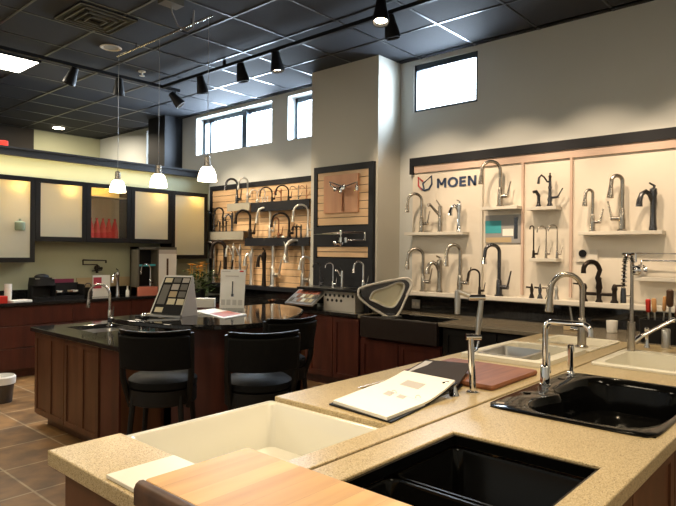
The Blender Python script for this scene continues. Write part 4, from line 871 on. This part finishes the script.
# ---------------------------------------------------------------- front island
X1, X2 = .89, 5.22
t = thing('island_cabinet', 'brown cabinet base of the long tan quartz sink island', 'cabinet', (0,0,0))
bd_ = MB().box(X1+.03,X1+.08,.60,2.10,.10,.853).box(X1+.08,X2-.02,.60,.62,.10,.853).box(X1+.08,X2-.02,2.08,2.10,.10,.62).box(X2-.04,X2-.02,.62,2.08,.10,.853).box(X1+.14,X2-.06,.67,2.04,0,.10)
obj('cabinet_body', bd_, M_brown, t, False)
for i in range(7):
    x0_ = X1+.09+i*.605; d_ = MB(); x1_ = x0_+.595; w_ = .06; Yd = .60
    d_.box(x0_,x0_+w_,Yd-.02,Yd,.12,.84).box(x1_-w_,x1_,Yd-.02,Yd,.12,.84).box(x0_+w_,x1_-w_,Yd-.02,Yd,.12,.12+w_).box(x0_+w_,x1_-w_,Yd-.02,Yd,.84-w_,.84).box(x0_+w_,x1_-w_,Yd-.01,Yd,.12+w_,.84-w_)
    obj('door', d_, M_brown, t, False)
YM0, YM1 = 1.354, 1.370
FS = (1.17,1.985,1.475,2.18)
slab('countertop', X1, X2, .545, YM0, .855, .91, [(1.10,2.09,.655,1.225),(2.565,3.585,.603,1.265),(4.03,4.66,.70,1.28)], M_tan, 'tan quartz countertop section with the two black sinks', 'countertop')
slab('countertop', X1, X2, YM1, 2.175, .855, .91, [FS[:2]+(FS[2],2.18),(2.42,2.78,1.58,2.0),(2.86,3.26,1.58,2.0),(3.69,4.37,1.56,2.03),(4.75,5.13,1.50,1.97)], M_tan, 'tan quartz countertop section with the white apron sink', 'countertop')
tag(obj('seam_strip', MB().box(X1+.002,X2,YM0+.0005,YM1-.0005,.855,.893), M_walnut, None, False), 'dark seam strip running between both tan countertop sections', 'strip')
# farmhouse sink
t = thing('apron_sink', 'large white apron front farmhouse sink at the end of the tan island', 'sink', (0,0,0))
fx0,fx1,fy0,fy1 = 1.175,1.98,1.48,2.20
obj('basin', MB().loft([rrect(fx0,fx1,fy0,fy1,.02,.63), rrect(fx0,fx1,fy0,fy1,.02,.882), rrect(fx0+.006,fx1-.006,fy0+.006,fy1-.006,.018,.889), rrect(fx0+.02,fx1-.02,fy0+.02,fy1-.032,.03,.889), rrect(fx0+.026,fx1-.026,fy0+.026,fy1-.038,.035,.88),
  rrect(fx0+.04,fx1-.04,fy0+.04,fy1-.05,.04,.68), rrect(fx0+.07,fx1-.07,fy0+.07,fy1-.08,.05,.655)], True, True), M_fire, t)
drain(1.58,1.83,.656,t)
# black double bowl undermount
t = thing('double_sink', 'black double bowl sink set under the tan quartz near the butcher block', 'sink', (0,0,0))
obj('basin', basin(basin(MB(), 1.68,2.078,.668,1.213,.852,.20,.01,.04), 1.112,1.645,.668,1.213,.852,.20,.01,.04), M_bsink, t)
obj('divider', MB().box(1.648,1.677,.67,1.21,.72,.845), M_bsink, t, True, .008)
obj('rim', MB().box(1.10,2.09,1.2135,1.2245,.862,.9).box(1.10,2.09,.6555,.667,.862,.9).box(2.0785,2.0895,.667,1.2135,.862,.9), M_bsink, t, False)
drain(1.88,.95,.663,t); drain(1.38,.95,.663,t)
# black drop in sink
t = thing('drop_in_sink', 'large black drop-in sink with faucet deck on the tan island', 'sink', (0,0,0)); z = .911
x0_,x1_,y0_,y1_ = 2.53,3.60,.592,1.33; ccx, ccy = 3.07, .93; NA = 72
def ray_rect(th, g_, r=6):   # point of a squircle-cornered rectangle inset by g_
    dx, dy = math.cos(th), math.sin(th); lim = []
    for d_, lo_, hi_, c_ in ((dx,x0_+g_,x1_-g_,ccx),(dy,y0_+g_,y1_-g_,ccy)):
        lim.append(((hi_-c_) if d_ > 0 else (lo_-c_))/d_ if abs(d_) > 1e-6 else 1e9)
    t_ = (lim[0]**-14+lim[1]**-14)**(-1/14); return ccx+dx*t_, ccy+dy*t_
def bowl(th, g_):
    dx, dy = math.cos(th), math.sin(th); lx = (.505 if dx > 0 else .49)-g_; ly = (.275 if dy > 0 else .312)-g_
    t_ = ((abs(dx)/lx)**4+(abs(dy)/ly)**4)**(-1/4)
    dent = .075*math.exp(-((th-2.05)/.32)**2); return ccx+dx*(t_-dent), ccy+dy*(t_-dent)
TH = [2*PI*k/NA for k in range(NA)]
sk = MB().loft([[(*ray_rect(q_,0),z) for q_ in TH], [(*ray_rect(q_,0),z+.006) for q_ in TH], [(*ray_rect(q_,.006),z+.010) for q_ in TH], [(*bowl(q_,-.006),z+.009) for q_ in TH],
   [(*bowl(q_,.0),z+.005) for q_ in TH], [(*bowl(q_,.015),z-.03) for q_ in TH], [(*bowl(q_,.03),z-.17) for q_ in TH], [(*bowl(q_,.07),z-.2) for q_ in TH]], True)
obj('basin', sk, M_bsink, t); drain(3.07,.92,z-.199,t)
for i,x in enumerate((2.60,2.90,3.36)): obj('hole_cap', MB().lathe([(.02,0),(.02,.003),(.004,.005)], (x,1.275,z+.0095), 14), M_bsink if i else M_chrome, t)
# faucet of black sink
t = thing('faucet', 'polished chrome faucet with square bent spout on the black drop-in sink', 'faucet', (3.13,1.277,z+.0095), math.radians(-90))
obj('base', MB().lathe([(.031,0),(.031,.006),(.026,.010)], n=20), M_chrome, t); obj('body', MB().lathe([(.025,.008),(.025,.10),(.020,.108),(.016,.11)], n=20), M_chrome, t)
H_ = .345; Rr = .04; rc = .235
pth = [(0,0,.10),(0,0,H_-Rr)]+arc(Rr,H_-Rr,Rr,PI,PI/2,6)[1:]+[(rc-Rr,0,H_)]+arc(rc-Rr,H_-Rr,Rr,PI/2,0,6)[1:]+[(rc,0,H_-.06)]
obj('spout', MB().tube(pth, .0155, 14), M_chrome, t); obj('handle', MB().tube([(0,0,.07),(0,.045,.07)], .016, 12).tube([(0,.045,.07),(0,.055,.085),(0,.05,.17)], [.010,.010,.007], 10), M_chrome, t)
t = thing('side_sprayer', 'chrome cylinder side sprayer on the black drop-in sink deck', 'sprayer', (3.53,1.285,z+.0095)); obj('base', MB().lathe([(.026,0),(.026,.005),(.018,.02)], n=16), M_chrome, t); obj('spray_head', MB().lathe([(.015,.02),(.019,.05),(.020,.17),(.014,.176)], n=16), M_chrome, t)
# articulated faucet
bK = Vector((2.736,1.493,.911)); t = thing('faucet', 'chrome articulated multi joint faucet standing by the open binder', 'faucet', bK)
K = lambda u, v: vpl(u, v, bK)
obj('base', MB().lathe([(.034,0),(.034,.006),(.026,.012)], n=20), M_chrome, t)
obj('post', MB().tube([(0,0,.01),K(471,350),K(470.5,338)], [.018,.017,.016], 14), M_chrome, t)
obj('joint', MB().tube([K(466,337),K(481,337)], .016, 14), M_chrome, t)
obj('arm', MB().tube([K(477.5,337),K(479,320),K(481.5,300)], [.012,.016,.012], 14), M_steel, t)
obj('joint', MB().tube([K(469,297.5),K(485,297.5)], .015, 14), M_chrome, t)
obj('upper_arm', MB().tube([K(471,297),K(462,293),K(456.5,291.5)], .011, 12), M_steel, t)
obj('spray_head', MB().tube([K(457.2,290.5),K(457.4,300),K(457.3,314)], [.012,.0155,.014], 14), M_steel, t)
obj('handle', MB().tube([K(473,352),K(477,349),K(478.5,341)], [.007,.007,.005], 8), M_chrome, t)
# soap dispenser / hole fitting near it
bq = at(456,396,z=.91); t = thing('soap_dispenser', 'short chrome soap dispenser between the binder and the articulated faucet', 'dispenser', (2.62,1.535,.911)); obj('base', MB().lathe([(.026,0),(.022,.012),(.014,.03),(.013,.055)], n=16), M_chrome, t); obj('spout', MB().tube([(0,0,.05),(-.01,.01,.065),(-.05,.04,.062)], .009, 10), M_chrome, t)
# steel sinks under the binder
for lb_, x0_, x1_ in (('steel undermount sink beneath the open binder', 2.43, 2.77), ('steel undermount sink under the reddish cutting board', 2.87, 3.25)):
    t = thing('steel_sink', lb_, 'sink', (0,0,0)); obj('basin', basin(MB(), x0_,x1_,1.59,1.99,.852,.18,.008,.04), M_steel, t); drain((x0_+x1_)/2,1.79,.675,t,M_dkst)
# reddish cutting board
t = obj('cutting_board', MB().loft([rrect(2.84,3.42,1.44,2.02,.02,.912), rrect(2.835,3.425,1.435,2.025,.022,.925), rrect(2.84,3.42,1.44,2.02,.02,.938)], True, True), M_cherryb); tag(t, 'reddish wooden cutting board laid over a sink behind the articulated faucet', 'cutting board')
# binder
def quadslab(mb, p, th): p = [Vector(a) for a in p]; q2 = [a+Vector((0,0,th)) for a in p]; mb.add(p+q2, [(3,2,1,0),(4,5,6,7),(0,1,5,4),(1,2,6,5),(2,3,7,6),(3,0,4,7)]); return mb
t = thing('ring_binder', 'open ring binder with printed pages lying across the tan counter', 'binder', (2.2,1.65,.912))
O = Vector((2.2,1.65,.912)); zq = .93
def G(u,v,z=zq): return at(u,v,z=z)-O
c1 = [G(329,404.5,.914),G(391,423,.914),G(430,404.5,.914),G(372,388,.914)]
obj('cover', quadslab(MB(), [(p_.x,p_.y,0) for p_ in c1], .0065), M_rub, t, False, .001)
def page_block(nm, e0, e1, f1, f0, z0, z1, bow, m):   # e0->e1 outer edge, f0->f1 spine edge
    n = 12; mb = MB(); top = []; 
    for k in range(n+1):
        s_ = k/n; zt_ = z0+(z1-z0)*s_+bow*math.sin(PI*s_)
        a_ = e0.lerp(f0, s_); b_ = e1.lerp(f1, s_); top.append((Vector((a_.x,a_.y,zt_)), Vector((b_.x,b_.y,zt_))))
    vs = []
    for a_, b_ in top: vs += [a_, b_, Vector((a_.x,a_.y,.007)), Vector((b_.x,b_.y,.007))]
    fs = []
    for k in range(n):
        i = 4*k; j = i+4; fs += [(i,i+1,j+1,j),(i+2,j+2,j+3,i+3),(i,j,j+2,i+2),(i+1,i+3,j+3,j+1)]
    fs += [(0,2,3,1),(4*n,4*n+1,4*n+3,4*n+2)]; mb.add(vs, fs); return obj(nm, mb, m, t, True, 0, 60)
E0, E1, S1_, S0_ = G(336,401,.94), G(388,418,.94), G(424,402,.94), G(372,387,.94)
E0, E1 = G(333,402,.925), G(387,419,.925)
S0_, S1_ = G(372,386,.930), G(425,403,.930)
def curved(nm, e0, e1, f1, f0, zf, th, m, n=14):
    mb = MB(); vs = []; fs = []
    for k in range(n+1):
        s_ = k/n; z_ = zf(s_); a_ = e0.lerp(f0, s_); b_ = e1.lerp(f1, s_)
        vs += [Vector((a_.x,a_.y,z_+th)), Vector((b_.x,b_.y,z_+th)), Vector((a_.x,a_.y,z_)), Vector((b_.x,b_.y,z_))]
    for k in range(n):
        i = 4*k; j = i+4; fs += [(i,i+1,j+1,j),(i+2,j+2,j+3,i+3),(i,j,j+2,i+2),(i+1,i+3,j+3,j+1)]
    fs += [(0,2,3,1),(4*n,4*n+1,4*n+3,4*n+2)]; return obj(nm, mb.add(vs, fs), m, t, True, 0, 60)
curved('page', E0, E1, S1_, S0_, lambda q: .007, .014, M_paper2)
R0, R1 = G(404,371,.985), G(455,381,.985)
zr_ = lambda q: .012+.055*(1-q)**1.5
curved('page', R0, R1, S1_, S0_, zr_, .010, M_paper2)
curved('cover', R0+(R0-S0_)*.04, R1+(R1-R0)*.02+(R1-S1_)*.04, S1_, S0_, lambda q: zr_(q)-.007, .004, M_rub)
for (u0,v0,u1,v1,u2,v2,u3,v3) in ((383,394,390,396,398,391,391,389),(396,397,403,399,411,394,404,392)):
    pr = [G(a_,b_,.933) for a_,b_ in ((u0,v0),(u1,v1),(u2,v2),(u3,v3))]; obj('printed_photo', quadslab(MB(), [(p_.x,p_.y,.0212) for p_ in pr], .0008), M_tape, t, False)
pp = lambda s_, t_: (lambda v: Vector((v.x, v.y, zr_(s_)+.0104)))(R0.lerp(S0_, s_).lerp(R1.lerp(S1_, s_), t_))
obj('printed_photo', quadslab(MB(), [pp(.35,.3),pp(.35,.65),pp(.6,.65),pp(.6,.3)], .0008), M_tape, t, False)
for u_,v_ in ((394,393),(418,398)):
    c_ = G(u_,v_,.935); rg = MB().tube([c_+Vector((.66*.012*math.cos(a_),-.75*.012*math.cos(a_),.014*math.sin(a_))) for a_ in [i*PI/10 for i in range(11)]], .0014, 6); obj('ring', rg, M_steel, t)
# raised back cover (second binder, dark, with label strip)
O2 = Vector((2.75,1.72,.912)); t = thing('ring_binder', 'dark closed binder propped behind the open pages with a pale spine label', 'binder', O2)
q4 = [at(398,379,z=.94)-O2, at(414,373,z=.94)-O2, at(470,384,z=.95)-O2, at(452,397,z=.93)-O2]
q4 = [at(402,374,z=.932), at(426,360.5,z=.96), at(472,364.5,z=.985), at(455,390,z=.932)]; q4 = [a_-O2 for a_ in q4]
obj('cover', quadslab(MB(), q4, .006), mat('charcoal_vinyl', (.045,.035,.03), .8, spec=.1), t, False, .001)
lb4 = [q4[0].lerp(q4[1],.15).lerp(q4[3].lerp(q4[2],.15),.04), q4[0].lerp(q4[1],.9).lerp(q4[3].lerp(q4[2],.9),.04), q4[0].lerp(q4[1],.9).lerp(q4[3].lerp(q4[2],.9),.20), q4[0].lerp(q4[1],.15).lerp(q4[3].lerp(q4[2],.15),.20)]
obj('spine_label', quadslab(MB(), [a_+Vector((0,0,.0065)) for a_ in lb4], .001), M_tape, t, False)
obj('cover_back', quadslab(MB(), [Vector((a_.x,a_.y,.002)) for a_ in q4], .006), M_rub, t, False)
# cream drop-in sink with steel tray
t = thing('drop_in_sink', 'cream rimmed drop-in sink with a steel basin tray behind the reddish board', 'sink', (0,0,0)); z = .911
lp = [rrect(3.62,4.42,1.49,2.08,.03,z), rrect(3.62,4.42,1.49,2.08,.03,z+.03), rrect(3.70,4.36,1.57,2.02,.04,z+.03), rrect(3.71,4.35,1.58,2.01,.04,z-.14)]
obj('basin', MB().loft(lp, True), M_solid, t)
obj('steel_tray', MB().loft([rrect(3.71,4.12,1.66,2.00,.03,z+.022), rrect(3.71,4.12,1.66,2.00,.03,z+.034), rrect(3.73,4.10,1.68,1.98,.03,z+.034), rrect(3.75,4.08,1.70,1.96,.03,z-.08)], True), M_steel, t)
# far cream sink
t = thing('drop_in_sink', 'pale drop-in sink at the far end of the tan island', 'sink', (0,0,0))
obj('basin', MB().loft([rrect(4.72,5.16,1.47,2.0,.04,z), rrect(4.72,5.16,1.47,2.0,.04,z+.012), rrect(4.76,5.12,1.51,1.96,.05,z+.010), rrect(4.78,5.10,1.53,1.94,.05,z-.12), rrect(4.82,5.06,1.57,1.90,.05,z-.14)], True), M_solid, t)
# big cream sink on near section
t = thing('drop_in_sink', 'wide cream double drop-in sink beyond the black one, under the spring faucet', 'sink', (0,0,0))
obj('basin', MB().loft([rrect(3.97,4.74,.62,1.33,.06,z), rrect(3.97,4.74,.62,1.33,.06,z+.012), rrect(3.98,4.73,.63,1.32,.055,z+.018), rrect(4.04,4.65,.71,1.27,.07,z+.014), rrect(4.06,4.63,.73,1.25,.07,z-.16), rrect(4.10,4.59,.77,1.21,.06,z-.18)], True), M_solid, t)
t = faucet('pull', (4.60,1.60-.165,.911), 135, .1, .1, M_nickel, 'x') if False else None
bF = at(580,350,z=.911); bF = Vector((4.56,1.60,.92))
bF = Vector((4.575,1.585,.911))
tF = thing('soap_plate', 'rectangular pale deck plate under the brushed gooseneck on the island', 'deck plate', bF); obj('plate', MB().box(-.12,.12,-.10,.11,0,.012), M_solid, tF, False, .004)
fit_at('pull', Vector((bF.x,bF.y,.924)), (580,350), 274.5, 551, M_nickel, 'tall brushed gooseneck faucet on a pale plate near the far end of the island', None, 130, fat=1.2, ha=60)
# spring faucet
bS = at(631,350,z=.93); bS.z = .911; t = thing('spring_faucet', 'tall chrome spring pull-down faucet beside the wide cream sink', 'faucet', bS); K = lambda u, v: vpl(u, v, bS)
obj('base', MB().lathe([(.036,0),(.036,.008),(.029,.014)], n=20), M_chrome, t)
obj('body', MB().tube([(0,0,.01),K(631.5,322)], .028, 16), M_nickel, t)
obj('post', MB().tube([K(631.5,323),K(632,281),K(631.5,262)], [.015,.012,.010], 12), M_nickel, t)
ctr = [K(633,275),K(632.5,262),K(630,255.5),K(627,255.5),K(624.8,262),K(624,275),K(623.5,290)]; ctr = [Vector(a_) for a_ in ctr]
cs = []
for i in range(len(ctr)-1):
    for k in range(6): cs.append(ctr[i].lerp(ctr[i+1], k/6))
sp_ = MB(); n_ = len(cs); NT = 22; pts = []
side = Vector((.66,-.75,0))
for j in range(NT*8):
    f_ = j/(NT*8-1)*(n_-1.001); i = int(f_); p_ = cs[i].lerp(cs[min(i+1,n_-1)], f_-i); tg = (cs[min(i+1,n_-1)]-cs[i]); tg = tg.normalized() if tg.length > 1e-6 else Vector((0,0,1)); a1 = dd; b1 = tg.cross(a1).normalized(); an = j/8*2*PI
    pts.append(p_+.017*(math.cos(an)*a1+math.sin(an)*b1))
obj('spring', sp_.tube(pts, .004, 6), M_chrome, t); obj('hose', MB().tube(cs, .009, 8), M_rub, t)
obj('spray_head', MB().tube([K(623.5,288),K(623.3,293),K(623.3,303)], [.016,.02,.021], 12), M_dkst, t)
obj('hose_arm', MB().tube([K(631.8,296),K(623.5,296)], .007, 8), M_chrome, t)
obj('crossbar', MB().tube([K(622,254),K(634,254)], .010, 8), M_chrome, t)
obj('handle', MB().tube([K(634,341),K(641,336)], .018, 12).tube([K(640,337),K(672,320.5)], [.013,.013], 12).sphere(K(673,320), .02, 10), M_chrome, t)
t = thing('soap_dispenser', 'small chrome soap dispenser beside the spring faucet base', 'dispenser', (5.0,1.24,.911)); obj('base', MB().lathe([(.022,0),(.022,.01),(.013,.03),(.012,.12),(.018,.13),(.018,.15),(.006,.16)], n=14), M_chrome, t)
t = thing('soap_dispenser', 'grey steel canister behind the lever of the spring faucet', 'canister', (5.10,1.13,.911)); obj('canister_body', MB().lathe([(.032,0),(.032,.14),(.026,.15),(.01,.152)], n=16), M_steel, t)
# butcher block with walnut edge
t = thing('butcher_block', 'thick maple butcher block with dark walnut end lying over the near counter', 'butcher block', (0,0,.0)); zk0, zk1 = .912, .975
PB = [at(128,481,z=zk1), at(262,450,z=zk1), at(395,506,z=zk1)]
xa, xb, yt = PB[0].x, PB[1].x, (PB[0].y+PB[1].y)/2
xa, xb, yt, yb = .862, 1.275, 1.53, .62
obj('block_body', MB().loft([rrect(xa+.03,xb,yb,yt,.012,zk0), rrect(xa+.03,xb,yb,yt,.012,zk1-.004), rrect(xa+.033,xb-.004,yb+.004,yt-.004,.010,zk1)], True, True), M_butcher, t)
pr_ = [(0,0),(0,.045),(.006,.058),(.016,.064),(.029,.063),(.029,0)]
ed = MB(); A_ = [(xa+dx, yb, zk0+dz) for dx,dz in pr_]; B_ = [(xa+dx, yt, zk0+dz) for dx,dz in pr_]; ed.loft([A_,B_], True, True); obj('edge_band', ed, M_walnut, t, True)
# stone tile sample
PT = [at(u,v,z=.913) for u,v in ((104,476),(170,455),(196,466),(132,497))]
PT = [Vector((.905,1.775,.911)),Vector((1.15,1.775,.911)),Vector((1.15,1.56,.911)),Vector((.905,1.56,.911))]
t = obj('tile_sample', quadslab(MB(), PT, .012), mat('cream_tile', (.74,.70,.60), .4, noise=.04, nscale=20), None, False, .002); tag(t, 'cream stone tile sample lying between white sink and butcher block', 'tile')

# ---------------------------------------------------------------- light
W = bpy.data.worlds.new('World'); SC.world = W; W.use_nodes = True
bg = W.node_tree.nodes['Background']; bg.inputs[0].default_value = (.80, .90, 1.0, 1); bg.inputs[1].default_value = 7.0
for a, b, zs in wins[:3]:
    l = lamp_area((XW+.5, (a+b)/2, (zs+3.97)/2+.1), (XW-2, (a+b)/2-.3, 2.9), 240*(b-a), (b-a), .75, (.66,.82,1))
# display spots
for y in (3.8, 2.9, 2.0, 1.1): lamp_spot((4.58, y, 3.8), (6.1, y-.05, 1.75), 135, 62, (1,.76,.52))
lamp_spot((4.58, 5.05, 3.76), (5.66, 4.95, 2.1), 60, 55)
for y in (6.1, 6.9, 7.7): lamp_spot((4.58, y, 3.8), (6.1, y, 1.7), 110, 60)
lamp_spot((4.5, 7.3, 3.8), (6.0, 7.2, 2.2), 40, 60)
# lamps above the front island (unseen spots put in for its warm light)
for x, y, e in ((1.3,1.7,290), (2.6,1.2,240), (4.2,1.4,190)): lamp_spot((x+.2, y+.1, 3.95), (x, y, .9), e, 64, (1,.78,.48), .9, .06)
# unseen area lights added overhead for the showroom's general light
for x, y in ((-1.2,-1.8),(2.6,-1.6),(-1.2,2.4),(0.2,5.6)): lamp_area((x, y, 3.98), (x, y, 0), 55, 1.1, .6, (1,.84,.60))
lamp_area((5.0, 11.0, 3.9), (5.2,11.5,0), 60, .6, .6)

cam = bpy.data.cameras.new('camera'); co = bpy.data.objects.new('camera', cam); C.objects.link(co)
Rm = Matrix([[MM[i,0], MM[i,1], -MM[i,2]] for i in range(3)]); co.matrix_world = Matrix.Translation(Vector(CAM.tolist())) @ Rm.to_4x4()
cam.sensor_width = 36; cam.lens = F/676*36; cam.clip_start = .05; SC.camera = co
SC.view_settings.view_transform = 'Standard'; SC.view_settings.look = 'None'; SC.view_settings.gamma = 1; SC.view_settings.exposure = 0.12
SC.cycles.max_bounces = 8; SC.cycles.diffuse_bounces = 4; SC.cycles.glossy_bounces = 4; SC.cycles.transparent_max_bounces = 12; SC.cycles.sample_clamp_indirect = 4
SC.cycles.use_denoising = True
